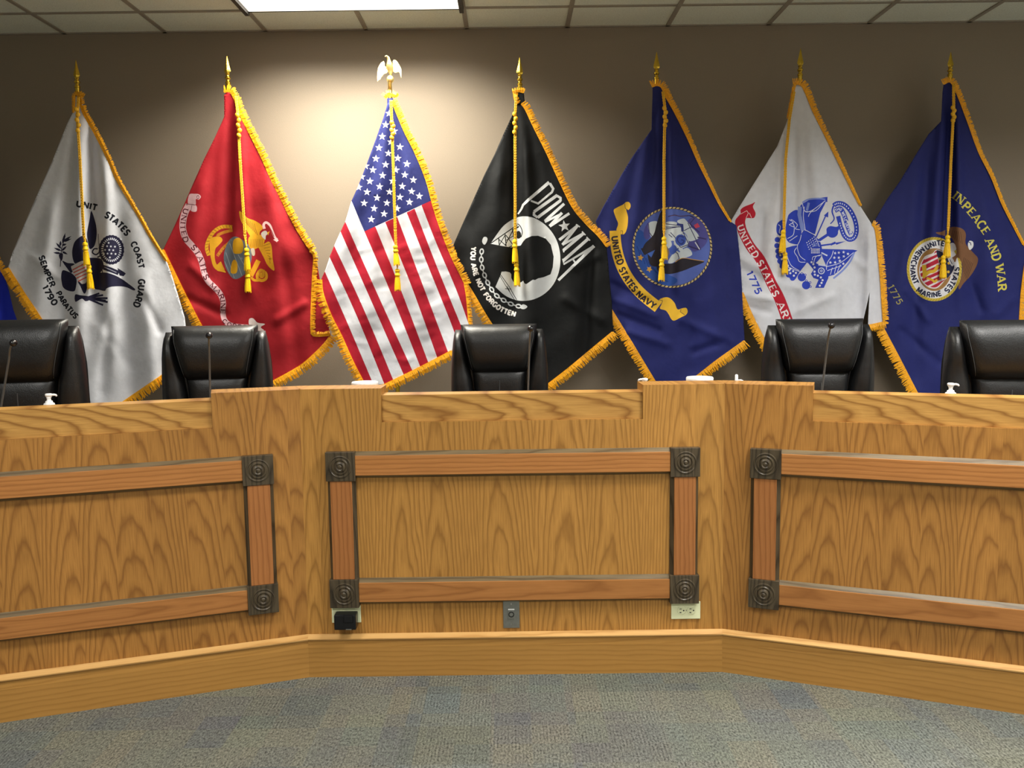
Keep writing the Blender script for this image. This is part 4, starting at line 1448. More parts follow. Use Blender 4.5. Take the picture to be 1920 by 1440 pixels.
# eagle
g(sm([(665, 268), (690, 282), (740, 330), (800, 352), (855, 385), (880, 422), (852, 452), (842, 492), (790, 522), (758, 485), (718, 420), (688, 372), (670, 320)]), sm([(755, 500), (830, 478), (892, 500), (885, 560), (830, 600), (780, 612), (748, 570)]),
  sm([(835, 578), (890, 560), (930, 543), (955, 580), (966, 700), (982, 795), (960, 795), (918, 752), (888, 690), (858, 632)]))
for k in range(7):
    g(stroke_loop([(690 + 18 * k, 310 + 12 * k), (745 + 14 * k, 400 + 14 * k)], 4), c=DKG)
    g(stroke_loop([(880 + 10 * k, 580 + 22 * k), (945, 560 + 30 * k)], 4), c=DKG)
for k in range(9):
    g(stroke_loop([(770 + 13 * k, 520), (765 + 13 * k, 590)], 3), c=DKG)
g(sm([(862, 470), (880, 450), (905, 445), (922, 470), (905, 490), (900, 525), (872, 500)]), c=(214, 206, 200))
g([(915, 462), (940, 448), (925, 485)], c=(226, 170, 40))
g(stroke_loop(smooth_path([(892, 428), (885, 392), (905, 370), (938, 392), (960, 440), (984, 498), (1012, 538)]), 24, 18), [(970, 525), (1012, 510), (1005, 548)], c=(226, 190, 190))
g(stroke_loop(smooth_path([(930, 400), (955, 445), (978, 498)]), 6), c=(150, 40, 44))
g(sm([(770, 610), (800, 605), (806, 660), (785, 668)]), c=(196, 186, 170))
make_flag(f, 'red flag with gold eagle, globe and anchor emblem and a pale ribbon', out, RED, 428, 105, 170,
          [(xf([(268, 188), (298, 194), (332, 276), (367, 346), (412, 436), (452, 526), (492, 606), (532, 686), (567, 746), (602, 800)], T0), 11, -1),
           (xf([(600, 802), (616, 826), (612, 900), (608, 1000), (606, 1110), (618, 1128), (676, 1126)], T0), 7, -1), (xf([(32, 800), (110, 960), (185, 1105), (262, 1245), (320, 1345)], T0), 14, 1), (xf([(400, 1345), (450, 1312), (560, 1250), (640, 1180), (680, 1132)], T0), 15, 1)],
          ([(442, 180), (446, 215), (450, 300), (459, 440)], ((462, 464), (464, 506)), ((464, 505), (465, 547)), ((446, 216), (449, 254))))

# ---------------------------------------------------------------- stars and stripes
T0, T = (590, 80, CR), (640, 200, 6.26)
f = Flag(5.02, (731, 195), [(734, 230, 742, 560, 7, 14, -0.018), (715, 300, 690, 600, 10, 18, 0.014), (760, 300, 790, 600, 10, 18, 0.012), (800, 420, 850, 640, 12, 16, -0.012), (660, 450, 640, 640, 14, 18, -0.010)], 0.0045, 2.0,
         [(float(x), float(y), float(x + dx), float(y + dy), 5.0, float(a)) for x, y, dx, dy, a in zip(rng.uniform(625, 840, 46), rng.uniform(430, 680, 46), rng.uniform(8, 30, 46), rng.uniform(-14, 4, 46), rng.choice([-0.0025, 0.0025], 46))])
UB, UR = (32, 38, 96), (162, 20, 42)
out = xf([(282, 232), (302, 232), (345, 340), (385, 420), (430, 530), (460, 640), (490, 730), (530, 830), (560, 890), (580, 930), (598, 980), (603, 1085), (588, 1120), (530, 1190), (400, 1258), (270, 1322), (225, 1325), (187, 1308), (140, 1220), (100, 1130), (60, 1050), (30, 970), (24, 915),
          (40, 880), (60, 820), (85, 760), (118, 690), (140, 615), (165, 560), (200, 470), (235, 375), (265, 290)], T0)
B = [[(443, 560), (443, 612), (590, 960), (620, 1100)], [(412, 627), (470, 775), (545, 950), (592, 1080)], [(385, 640), (470, 860), (564, 1090), (575, 1120)], [(355, 655), (445, 880), (540, 1120), (552, 1190)], [(318, 672), (415, 930), (517, 1200)], [(272, 692), (370, 930), (480, 1235)], [(235, 712), (335, 960), (448, 1260)], [(143, 612), (192, 728), (300, 980), (415, 1270)],
     [(110, 665), (118, 690), (240, 965), (384, 1280)], [(85, 700), (98, 725), (220, 1000), (352, 1300)], [(65, 765), (76, 785), (190, 1030), (315, 1330)], [(50, 810), (60, 832), (165, 1060), (280, 1345)], [(28, 860), (40, 885), (130, 1090), (240, 1350)], [(0, 900), (20, 940), (100, 1160), (170, 1350)]]
f.add(UB, [xf([(270, 200), (143, 612), (192, 728), (443, 612), (320, 200)], T0)], (0, 0, 1.0))
Bs = [xf(smooth_path(b_, 6), T0) for b_ in B]
top_edge = xf([(443, 600), (500, 600), (680, 1000), (680, 1100)], T0)
cols = [UR, WHITE] * 7
for k in range(13):
    a = top_edge if k == 0 else Bs[k]
    f.add(cols[k], [list(a) + list(Bs[k + 1])[::-1]], (0, 0, 1.0))
# canton over the stripe ends
f.add(UB, [xf([(260, 190), (130, 600), (143, 612), (192, 728), (443, 612), (480, 600), (330, 190)], T0)], (0, 0, 1.0))
US_ST = [(560, 80), (520, 212), (620, 285), (480, 350), (580, 415), (442, 482), (688, 472), (552, 548), (405, 610), (662, 605), (520, 680), (770, 672), (370, 742), (640, 742), (485, 808), (745, 800), (240, 820), (335, 875), (600, 875), (845, 860), (205, 945), (450, 938), (715, 935), (302, 1002), (565, 1000), (825, 995), (420, 1070), (688, 1062), (915, 1050), (268, 1132), (535, 1130), (800, 1120), (385, 1195), (655, 1195), (502, 1258), (352, 1322), (287, 695)]
f.add((226, 226, 234), [star(x, y, 46, 4) for x, y in US_ST], T)
make_flag(f, 'stars and stripes flag with white stars on blue, below the eagle finial', out, WHITE, 731.5, 107, 181,
          [(xf([(300, 225), (347, 338), (387, 418), (432, 528), (462, 638), (492, 728), (532, 828), (562, 888), (582, 930)], T0), 10, -1), (xf([(580, 930), (588, 975), (598, 1085)], T0), 6, -1), (xf([(24, 915), (30, 970), (60, 1050), (100, 1130), (140, 1220), (187, 1312)], T0), 13, 1), (xf([(262, 1325), (400, 1258), (530, 1190)], T0), 14, 1),
           (xf([(272, 212), (288, 200), (312, 208), (322, 200)], T0), 9, -1)],
          ([(733, 188), (735, 240), (738, 330), (741, 430)], ((741, 459), (744, 497)), ((745, 503), (746, 544)), ((736, 230), (736, 258))), spear_on=False, sleeve=UB)

# ---------------------------------------------------------------- black flag
T0, T = (840, 80, CR), (860, 320, 4.964)
f = Flag(5.06, (972, 180), [(968, 220, 966, 560, 7, 13, -0.020), (985, 260, 1000, 560, 9, 14, 0.016), (940, 300, 925, 560, 12, 20, 0.014), (1050, 400, 1090, 690, 16, 26, 0.016), (1110, 470, 1095, 680, 9, 14, -0.022), (880, 440, 900, 600, 14, 18, 0.012)], 0.005, 0.9,
         [(1060, 560, 1130, 600, 9, 0.012), (905, 520, 960, 580, 8, -0.010), (1080, 500, 1120, 480, 8, 0.012)])
BLK, SIL = (12, 14, 16), (206, 210, 214)
out = xf([(262, 190), (292, 190), (300, 260), (330, 325), (380, 425), (430, 535), (480, 635), (530, 697), (580, 747), (612, 790), (618, 850), (622, 900), (632, 1000), (637, 1115), (560, 1180), (470, 1255), (388, 1320), (375, 1385), (165, 1085), (90, 960), (35, 865), (18, 790), (25, 770), (60, 690), (100, 600), (140, 510), (180, 430), (215, 350), (248, 280), (258, 230)], T0)
sv = lambda *lps, c=SIL: f.add(c, [list(l) for l in lps], T)
sv(smooth_path([(297, 680), (345, 608), (420, 512), (515, 448), (600, 425), (700, 440), (800, 500), (880, 590), (930, 700), (947, 830), (930, 950), (880, 1060), (800, 1145), (700, 1197), (600, 1212), (520, 1200), (430, 1160), (342, 1082)], 4) +
   [np.array(p, float) for p in [(385, 985), (400, 940), (440, 938), (478, 948), (490, 965), (490, 1000), (510, 1035), (545, 1062), (600, 1025), (612, 1050), (630, 1056), (690, 1015), (712, 1018), (740, 1002), (790, 992), (855, 965), (876, 900), (884, 800), (858, 690), (810, 632), (740, 606), (680, 608), (625, 632), (600, 660), (578, 695), (490, 714), (400, 700)]])
for a, e, w_ in (((300, 676), (548, 503), 9), ((372, 628), (378, 697), 9), ((432, 590), (442, 704), 9), ((500, 545), (520, 650), 9), ((375, 640), (445, 702), 7), ((440, 600), (505, 690), 8), ((505, 555), (430, 698), 8), ((380, 690), (432, 600), 7), ((440, 650), (520, 600), 7), ((515, 555), (540, 640), 8)):
    sv(stroke_loop([a, e], w_), c=BLK)
sv(stroke_loop(smooth_path([(548, 492), (575, 520), (592, 570), (580, 620)]), 8), sm([(535, 580), (560, 560), (580, 585), (575, 625), (545, 630)]), stroke_loop([(505, 550), (560, 520)], 14), stroke_loop([(470, 712), (545, 680)], 8), c=BLK)
sv(stroke_loop([(388, 965), (470, 1080), (540, 1202)], 6), stroke_loop([(384, 980), (450, 1090), (520, 1202)], 5), stroke_loop([(432, 1098), (490, 1102)], 6), stroke_loop([(450, 1075), (475, 1125)], 6), c=BLK)
# tall condensed capitals with a long stem, star between
sv(stroke_loop([(842, 108), (645, 275), (600, 318), (582, 360), (552, 404)], 30, 14), stroke_loop([(848, 118), (880, 168), (868, 200), (740, 306), (672, 280)], 24, 16),
   stroke_loop([(918, 228), (702, 382)], 28), stroke_loop([(702, 382), (700, 412), (735, 436)], 22), stroke_loop([(735, 436), (948, 278)], 28), stroke_loop([(948, 284), (948, 254), (912, 232)], 22),
   stroke_loop([(982, 308), (802, 470)], 26), stroke_loop([(802, 478), (962, 398)], 20), stroke_loop([(962, 392), (846, 516)], 26), stroke_loop([(848, 518), (1030, 398)], 24), star(984, 516, 56, -8, 0.42),
   stroke_loop([(936, 645), (1112, 508)], 26), stroke_loop([(1106, 512), (966, 690)], 26), stroke_loop([(966, 690), (1166, 580)], 20), stroke_loop([(1162, 584), (974, 742)], 28), stroke_loop([(1208, 632), (974, 838)], 28),
   stroke_loop([(1260, 700), (928, 1020)], 30, 24), stroke_loop([(1258, 702), (976, 872)], 22, 16), stroke_loop([(1062, 822), (1092, 866)], 16), stroke_loop([(1092, 500), (1128, 524)], 12), stroke_loop([(1148, 566), (1180, 600)], 12), stroke_loop([(1190, 618), (1222, 650)], 12), stroke_loop([(972, 735), (980, 760)], 12), stroke_loop([(968, 820), (978, 858)], 12))
ch = smooth_path([(243, 640), (218, 730), (210, 810), (216, 890), (236, 960), (264, 1030), (306, 1105), (352, 1162), (412, 1202), (475, 1236), (540, 1258), (605, 1268)], 8)
cp = np.array(ch); cs = np.concatenate([[0], np.cumsum(np.hypot(*(cp[1:] - cp[:-1]).T))])
CHN = (196, 200, 204)
for k in range(11):
    s0 = cs[-1] * (k + 0.55) / 11.2
    p0 = np.array([np.interp(s0, cs, cp[:, 0]), np.interp(s0, cs, cp[:, 1])]); p1 = np.array([np.interp(s0 + 5, cs, cp[:, 0]), np.interp(s0 + 5, cs, cp[:, 1])])
    an = math.degrees(math.atan2(*(p1 - p0)[::-1]))
    if k == 0:
        sv(sm([(232, 620), (258, 618), (268, 640), (258, 670), (238, 690), (218, 660)]), c=CHN)
        continue
    sv(ell(p0[0], p0[1], 30, 22, 18, an), c=CHN)
    sv(ell(p0[0], p0[1], 17, 10, 14, an), c=BLK)
    s1 = s0 + cs[-1] / 22.4
    q0 = np.array([np.interp(s1 - 16, cs, cp[:, 0]), np.interp(s1 - 16, cs, cp[:, 1])]); q1 = np.array([np.interp(s1 + 16, cs, cp[:, 0]), np.interp(s1 + 16, cs, cp[:, 1])])
    sv(stroke_loop([q0, q1], 10), c=CHN)
sv(sm([(575, 1262), (600, 1244), (630, 1255), (638, 1270), (612, 1288), (580, 1284)]), c=CHN)
sv(*text_loops('YOU ARE NOT FORGOTTEN', [(140, 712), (134, 830), (152, 930), (192, 1040), (250, 1148), (332, 1240), (420, 1302), (528, 1336)], 44, 0.30, False, True), c=(222, 218, 216))
make_flag(f, 'black flag with white profile silhouette emblem and POW MIA lettering', out, BLK, 975, 107, 173,
          [(xf([(285, 235), (302, 258), (332, 322), (382, 422), (432, 532), (482, 632), (532, 694), (582, 744), (614, 786)], T0), 10, -1), (xf([(30, 865), (90, 960), (165, 1085), (275, 1242), (370, 1380)], T0), 13, 1), (xf([(380, 1325), (470, 1255), (560, 1180), (637, 1117)], T0), 14, 1), (xf([(250, 192), (272, 186), (292, 190)], T0), 7, -1), (xf([(255, 188), (258, 215), (268, 235)], T0), 7, -1)],
          ([(968, 178), (966, 215), (966, 300), (966, 430)], ((965, 448), (966, 492)), ((968, 492), (970, 536)), ((966, 214), (966, 248))))

# ---------------------------------------------------------------- navy flag with round ship emblem
T0, T = (1100, 80, CR), (1120, 360, 5.539)
f = Flag(5.085, (1232, 170), [(1228, 200, 1222, 330, 5, 9, -0.014), (1245, 230, 1242, 540, 8, 14, -0.018), (1262, 250, 1280, 560, 10, 18, 0.014), (1215, 250, 1180, 480, 12, 20, 0.014), (1330, 420, 1345, 690, 14, 22, 0.016), (1290, 560, 1300, 700, 12, 18, -0.012), (1180, 480, 1190, 700, 14, 22, 0.010)], 0.005, 2.6,
         [(1145, 532, 1215, 565, 7, -0.016), (1150, 560, 1230, 592, 7, 0.014), (1158, 590, 1235, 620, 7, -0.016), (1180, 622, 1250, 645, 7, 0.014), (1280, 600, 1370, 640, 8, 0.012), (1300, 660, 1360, 640, 7, -0.012)])
for (xa, xb, yc, w_, a_) in ((1140, 1215, 545, 7, 0.010), (1150, 1225, 590, 8, -0.010), (1165, 1235, 625, 8, 0.010)):
    pass
out = xf([(254, 162), (288, 162), (304, 205), (340, 270), (390, 370), (430, 460), (470, 540), (510, 620), (555, 690), (578, 705), (586, 780), (595, 870), (600, 970), (605, 1080), (609, 1150), (500, 1230), (420, 1292), (330, 1352), (303, 1372), (260, 1305), (180, 1172), (92, 1028), (80, 860), (60, 760), (35, 690), (60, 640), (110, 550), (170, 450), (225, 370), (251, 335), (254, 200)], T0)
YG, DK = (222, 176, 52), (48, 42, 52)
n_ = lambda c, *lps: f.add(c, [list(l) for l in lps], T)
n_(YG, sm([(170, 190), (208, 160), (268, 130), (300, 104), (335, 110), (346, 150), (325, 186), (300, 184), (318, 260), (312, 360), (286, 430), (246, 440), (240, 406), (198, 396), (216, 330), (190, 262)]), sm([(640, 1122), (700, 1094), (752, 1102), (802, 1152), (832, 1218), (880, 1208), (922, 1204), (938, 1240), (920, 1276), (868, 1302), (800, 1336), (768, 1320), (740, 1268), (708, 1230), (650, 1210), (668, 1160)]),
   stroke_loop(smooth_path([(183, 402), (190, 520), (213, 650), (260, 785), (332, 912), (422, 1022), (520, 1112), (632, 1198)]), 114, 118))
n_(DK, stroke_loop([(240, 402), (262, 404), (262, 440), (246, 442)], 5), stroke_loop([(285, 122), (290, 170), (312, 184)], 5), stroke_loop([(668, 1160), (678, 1130), (640, 1118)], 5), stroke_loop([(870, 1215), (862, 1245), (905, 1275)], 5))
for wd_, pth in (('UNITED', [(180, 462), (192, 560), (214, 660), (246, 748)]), ('STATES', [(252, 790), (300, 885), (350, 958), (398, 1020)]), ('NAVY', [(420, 1048), (490, 1112), (598, 1188)])):
    n_(DK, *text_loops(wd_, pth, 64, 0.26, False, True))
cx, cy, rx, ry = 778, 575, 416, 422
n_((60, 52, 60), ell(cx, cy, rx, ry, 72))
for k in range(64):
    a, a2 = 2 * PI * k / 64, 2 * PI * (k + 0.62) / 64
    n_((196, 176, 120), [(cx + (rx - 2) * math.cos(a + 0.03), cy + (ry - 2) * math.sin(a + 0.03)), (cx + (rx - 2) * math.cos(a2 + 0.03), cy + (ry - 2) * math.sin(a2 + 0.03)), (cx + (rx - 20) * math.cos(a2), cy + (ry - 20) * math.sin(a2)), (cx + (rx - 20) * math.cos(a), cy + (ry - 20) * math.sin(a))])
n_((80, 98, 172), ell(cx, cy, rx - 24, ry - 24, 64))
n_((42, 78, 156), sm([(392, 500), (420, 400), (480, 420), (560, 560), (650, 800), (830, 905), (770, 972), (690, 965), (600, 930), (500, 850), (430, 750), (392, 620)]))
for k in range(8):
    n_((30, 58, 128), stroke_loop(smooth_path([(410 + 32 * k, 560 + 42 * k), (440 + 34 * k, 640 + 38 * k), (455 + 40 * k, 720 + 30 * k)]), 9))
n_((74, 72, 140), sm([(480, 420), (520, 320), (560, 330), (545, 470), (500, 490)]), sm([(930, 310), (1010, 260), (1100, 330), (1150, 460), (1110, 560), (1000, 620), (940, 520), (960, 400)]))
SA, SH = (188, 198, 206), (104, 112, 148)
n_(SA, sm([(532, 325), (612, 303), (620, 345), (575, 470), (540, 422)]), sm([(708, 322), (790, 308), (832, 322), (870, 360), (892, 410), (872, 442), (780, 508), (712, 452)]), sm([(828, 302), (890, 275), (922, 295), (972, 370), (892, 420), (862, 342)]), sm([(900, 402), (970, 365), (1058, 468), (960, 512), (930, 452)]), sm([(798, 502), (900, 430), (948, 545), (830, 592)]), sm([(732, 725), (810, 615), (862, 642), (850, 682), (780, 738)]), sm([(838, 645), (930, 578), (985, 652), (860, 692)]), sm([(700, 440), (760, 500), (770, 560), (720, 580)]))
for pth in ([(708, 330), (860, 350)], [(708, 365), (870, 362)], [(708, 385), (850, 360)], [(862, 342), (892, 420), (950, 545)], [(575, 470), (540, 420), (530, 325)], [(780, 508), (880, 440)], [(830, 590), (948, 545)], [(900, 402), (970, 365)], [(740, 440), (790, 480), (900, 620)], [(760, 420), (815, 480)], [(850, 690), (835, 640), (800, 615)], [(940, 320), (1075, 600)], [(960, 250), (1010, 270), (960, 330)]):
    n_((52, 50, 92), stroke_loop(pth, 8))
n_((60, 84, 168), ell(865, 500, 56, 60), sm([(750, 600), (800, 550), (830, 600), (780, 650)]))
n_((46, 56, 120), stroke_loop(smooth_path([(900, 470), (850, 460), (832, 500), (870, 540), (900, 510), (870, 495)]), 12), stroke_loop([(825, 335), (880, 345), (885, 410)], 26))
n_(SA, ell(790, 490, 24, 16, 14, 40), ell(870, 600, 30, 20, 14, 40), ell(905, 628, 30, 20, 14, 40))
n_((176, 62, 88), [(1002, 345), (1042, 322), (1066, 362), (1020, 378)])
n_((52, 46, 96), stroke_loop(smooth_path([(735, 255), (800, 240), (860, 252), (960, 245), (1000, 260)]), 10), stroke_loop([(960, 330), (1060, 420)], 12), stroke_loop([(1040, 470), (1130, 490)], 14), stroke_loop([(940, 560), (1060, 600)], 14))
n_((206, 208, 214), stroke_loop([(1015, 520), (1062, 595)], 10))
EB = (38, 34, 44)
n_(EB, sm([(668, 195), (640, 250), (612, 345), (582, 445), (500, 530), (470, 582), (452, 585), (470, 625), (492, 655), (520, 645), (530, 705), (562, 765), (640, 770), (700, 700), (690, 500), (690, 215)]), sm([(690, 745), (780, 742), (850, 702), (900, 690), (1000, 704), (1108, 720), (1080, 742), (980, 782), (880, 822), (760, 852), (690, 845), (630, 820), (620, 760)]))
n_((62, 96, 180), [(520, 640), (600, 600), (560, 680)])
n_((128, 112, 92), sm([(660, 560), (700, 540), (742, 600), (740, 660), (700, 690), (660, 650)]))
n_((196, 150, 60), star(448, 682, 34, 10, 0.5), star(540, 802, 34, 30, 0.5), stroke_loop(smooth_path([(810, 728), (850, 700), (900, 686), (1000, 702), (1105, 718)]), 6))
n_((96, 66, 70), stroke_loop(smooth_path([(760, 250), (810, 242), (860, 250), (930, 248)]), 5))
make_flag(f, 'navy blue flag with round ship and eagle emblem and golden ribbon', out, NAVY, 1231, 97, 161,
          [(xf([(252, 168), (270, 162), (290, 170), (306, 204), (342, 268), (392, 368), (432, 458), (472, 538), (512, 618), (556, 690)], T0), 11, -1, 2), (xf([(92, 1028), (180, 1172), (260, 1305), (303, 1372)], T0), 13, 1), (xf([(330, 1352), (420, 1292), (500, 1230), (609, 1152)], T0), 14, 1)],
          ([(1243, 172), (1247, 205), (1245, 300), (1245, 430)], ((1245, 443), (1246, 486)), ((1241, 484), (1240, 526)), ((1247, 203), (1248, 235))))

# ---------------------------------------------------------------- white flag, blue emblem, red ribbon
T0, T = (1360, 80, CR), (1360, 350, 5.333)
f = Flag(5.12, (1500, 165), [(1470, 240, 1440, 620, 10, 20, 0.018), (1490, 260, 1490, 620, 9, 14, -0.014), (1430, 400, 1420, 520, 10, 16, -0.014), (1520, 260, 1560, 600, 14, 24, 0.014), (1600, 420, 1610, 620, 12, 16, -0.014), (1630, 440, 1628, 610, 6, 8, 0.016), (1580, 520, 1600, 700, 12, 16, 0.012)], 0.0045, 3.3,
         [(1388, 482, 1420, 500, 7, 0.016), (1392, 506, 1440, 528, 6, -0.014), (1440, 526, 1500, 540, 8, 0.014), (1394, 552, 1450, 562, 7, 0.016), (1400, 575, 1440, 585, 6, -0.012), (1470, 530, 1520, 500, 8, -0.012), (1490, 585, 1560, 555, 8, 0.012), (1580, 470, 1620, 500, 8, 0.01)])
out = xf([(262, 165), (304, 165), (306, 185), (342, 272), (392, 372), (442, 472), (490, 570), (520, 630), (565, 700), (582, 730), (600, 900), (606, 1000), (612, 1085), (567, 1098), (550, 1100), (557, 960), (525, 1100), (510, 1180), (420, 1240), (335, 1300), (230, 1290), (155, 1158), (65, 965), (55, 830), (42, 720), (20, 690), (50, 640), (100, 560), (150, 480), (200, 400), (240, 300), (258, 210)], T0)
RR, AB, LB = (180, 26, 48), (46, 68, 186), (128, 146, 214)
a_ = lambda c, *lps: f.add(c, [list(l) for l in lps], T)
a_(RR, sm([(100, 335), (150, 272), (152, 232), (190, 200), (262, 172), (298, 155), (276, 200), (302, 262), (292, 306), (266, 316), (205, 320), (188, 400), (110, 400)]),
   stroke_loop(smooth_path([(150, 340), (170, 440), (245, 590), (338, 710), (400, 830), (458, 960), (528, 1090), (580, 1220), (640, 1400), (680, 1520)]), 90, 112))
a_((236, 226, 230), stroke_loop([(150, 275), (215, 240), (230, 265), (205, 318)], 4), stroke_loop([(240, 262), (262, 312)], 4))
for wd_, pth, h in (('UNITED', [(148, 388), (190, 500), (250, 600), (312, 700)], 62), ('STATES', [(340, 745), (400, 850), (450, 960), (512, 1090)], 66), ('ARMY', [(545, 1160), (585, 1245), (640, 1390), (672, 1480)], 66)):
    a_((228, 222, 226), *text_loops(wd_, pth, h, 0.21, True, True))
a_(AB, *text_loops('1775', [(240, 852), (290, 960), (338, 1066)], 66, 0.22, False, True))
a_(AB, sm([(640, 272), (715, 232), (762, 300), (765, 420), (745, 560), (690, 575), (618, 540), (602, 430), (618, 330)]), [(770, 170), (850, 125), (1022, 102), (1000, 165), (950, 262), (895, 482), (800, 440), (755, 350), (738, 240), (750, 190)], [(990, 150), (1022, 100), (1020, 155)], sm([(525, 360), (585, 332), (592, 400), (562, 490), (520, 472), (510, 420)]),
   sm([(600, 615), (742, 588), (765, 700), (820, 745), (745, 850), (690, 935), (640, 912), (560, 822), (518, 700), (515, 642), (560, 640)]), sm([(762, 470), (800, 432), (882, 480), (952, 560), (966, 665), (942, 725), (882, 772), (800, 752), (740, 692), (712, 610), (748, 540)]),
   [(955, 622), (1280, 630), (1322, 638), (1285, 662), (1230, 742), (1150, 832), (1085, 882), (1012, 902), (1012, 800), (968, 700)], [(820, 755), (872, 738), (920, 772), (1000, 790), (1032, 860), (1030, 915), (985, 1012), (898, 1012), (932, 930), (880, 912), (855, 872), (882, 830)],
   stroke_loop([(905, 512), (1008, 280)], 13), [(985, 288), (1030, 248), (1028, 308), (1005, 300)], stroke_loop([(925, 545), (1050, 462)], 28), ell(1070, 455, 58, 56, 22), sm([(1010, 430), (1045, 395), (1110, 402), (1142, 388), (1135, 432), (1085, 500), (1040, 500)]),
   stroke_loop([(935, 592), (1060, 575)], 16), [(1050, 570), (1100, 548), (1102, 560), (1205, 545), (1110, 582), (1105, 570), (1055, 590)], ell(765, 905, 42), ell(808, 985, 42))
for q in ((520, 530), (516, 590), (525, 645), (530, 695), (545, 745), (568, 795), (600, 842), (632, 882), (672, 915)):
    a_(AB, ell(q[0], q[1], 27, 27, 16))
for (x, y) in ((765, 868), (800, 882), (810, 940), (848, 958), (852, 1000)):
    a_(AB, ell(x, y, 12, 12, 10)); a_(WHITE, ell(x, y, 6, 6, 8))
# light details
for p in ([(640, 330), (680, 360), (640, 380), (690, 400), (660, 330), (720, 380), (700, 420), (745, 430)], [(620, 520), (680, 480), (690, 400)], [(640, 545), (720, 490)], [(900, 480), (870, 470), (800, 432)], [(712, 610), (690, 650), (720, 700), (742, 750), (800, 755)], [(760, 480), (745, 540), (720, 600), (745, 690), (800, 735)], [(882, 770), (905, 700), (966, 680)], [(870, 735), (880, 700), (950, 690)],
          [(770, 170), (800, 250), (870, 235), (960, 170)], [(800, 250), (905, 240), (985, 150)], [(830, 300), (860, 250), (1000, 140)], [(740, 300), (770, 440)], [(790, 200), (780, 300), (800, 440)], [(1080, 640), (1060, 700), (1020, 760), (1010, 830)], [(1010, 800), (1150, 760), (1280, 660)], [(1020, 840), (1160, 790)], [(1070, 810), (1050, 880)], [(1110, 790), (1090, 870)], [(1150, 780), (1120, 850)], [(620, 800), (690, 830), (745, 850)], [(600, 620), (620, 700), (660, 790), (740, 840)],
          [(530, 380), (550, 400), (540, 460), (575, 470)], [(925, 545), (985, 550)], [(905, 510), (940, 600)], [(915, 630), (945, 620)]):
    a_((214, 220, 240), stroke_loop(smooth_path(p, 4), 6))
for i in range(5):
    for j in range(4):
        a_((226, 230, 242), ell(815 + 18 * i + 8 * j, 560 - 14 * i + 22 * j, 5.5, 5.5, 8))
for i in range(6):
    for j in range(3):
        a_((226, 230, 242), [(858 + 15 * i, 620 + 18 * j), (868 + 15 * i, 619 + 18 * j), (868 + 15 * i, 630 + 18 * j), (858 + 15 * i, 631 + 18 * j)])
for k in range(5):
    a_(LB, stroke_loop([(870, 600), (890 + 12 * k, 548 + 10 * k)], 4))
a_((224, 228, 242), *[star(x, y, 17, 10) for x, y in ((1098, 665), (1135, 660), (1182, 655), (1226, 672), (1090, 710), (1135, 710), (1184, 697), (1050, 758), (1098, 757), (1145, 742), (1180, 770))])
a_((224, 228, 242), *[ell(x, y, 11, 11, 10) for x, y in ((862, 755), (880, 775), (892, 808), (892, 850), (895, 880), (925, 890), (955, 908), (972, 935), (962, 962), (945, 990), (550, 685), (565, 725), (585, 775), (625, 790), (650, 820), (678, 845), (705, 862), (650, 865), (685, 890), (640, 835))])
a_((206, 214, 238), stroke_loop([(930, 780), (1000, 790)], 14), stroke_loop([(960, 660), (1020, 690)], 14), ell(960, 842, 34)); a_(AB, ell(960, 842, 24)); a_((206, 214, 238), ell(960, 842, 13)); a_(AB, ell(960, 842, 6, 6, 8))
a_(LB, stroke_loop(smooth_path([(1290, 655), (1252, 742), (1180, 832), (1080, 918)]), 18), stroke_loop(smooth_path([(770, 160), (830, 128), (930, 118), (1000, 128)]), 16), stroke_loop([(745, 200), (740, 280), (775, 440)], 38), stroke_loop([(835, 160), (815, 240)], 24))
sn = smooth_path([(1050, 372), (1088, 322), (1068, 250), (1085, 190), (1130, 166), (1192, 182), (1250, 240), (1296, 335), (1312, 435), (1290, 508), (1238, 528), (1190, 490), (1160, 415), (1140, 345), (1128, 295)], 6)
a_(AB, stroke_loop(sn, 10, 44)); 
a_(AB, stroke_loop(sn[18:-12], 46), stroke_loop(smooth_path([(1095, 240), (1150, 222), (1190, 290), (1225, 400), (1260, 478)]), 46))
for p in sn[20:-8:2]:
    a_((206, 214, 240), ell(p[0], p[1], 6, 9, 8))
a_((222, 228, 244), *text_loops("THIS WE'LL DEFEND", [(1100, 240), (1150, 224), (1190, 292), (1225, 400), (1262, 480)], 26, 0.2, False, True))
a_(WHITE, sm([(1205, 330), (1235, 350), (1270, 420), (1255, 470), (1240, 400)]))
make_flag(f, 'white flag with blue trophy emblem and diagonal red ribbon', out, WHITE, 1500, 90, 155,
          [(xf([(264, 158), (290, 160), (308, 184), (344, 270), (394, 370), (444, 470), (492, 568), (522, 628)], T0), 11, -1, 3), (xf([(568, 702), (583, 730), (601, 900), (607, 1000), (613, 1085)], T0), 9, -1), (xf([(550, 1093), (567, 1090), (612, 1080)], T0), 11, 1), (xf([(65, 965), (105, 1060), (155, 1158), (230, 1290)], T0), 13, 1),
           (xf([(268, 162), (256, 215), (240, 290)], T0), 4, 1, 2)],
          ([(1489, 172), (1480, 225), (1473, 300), (1470, 415)], ((1469, 430), (1467, 473)), ((1472, 472), (1472, 513)), None))

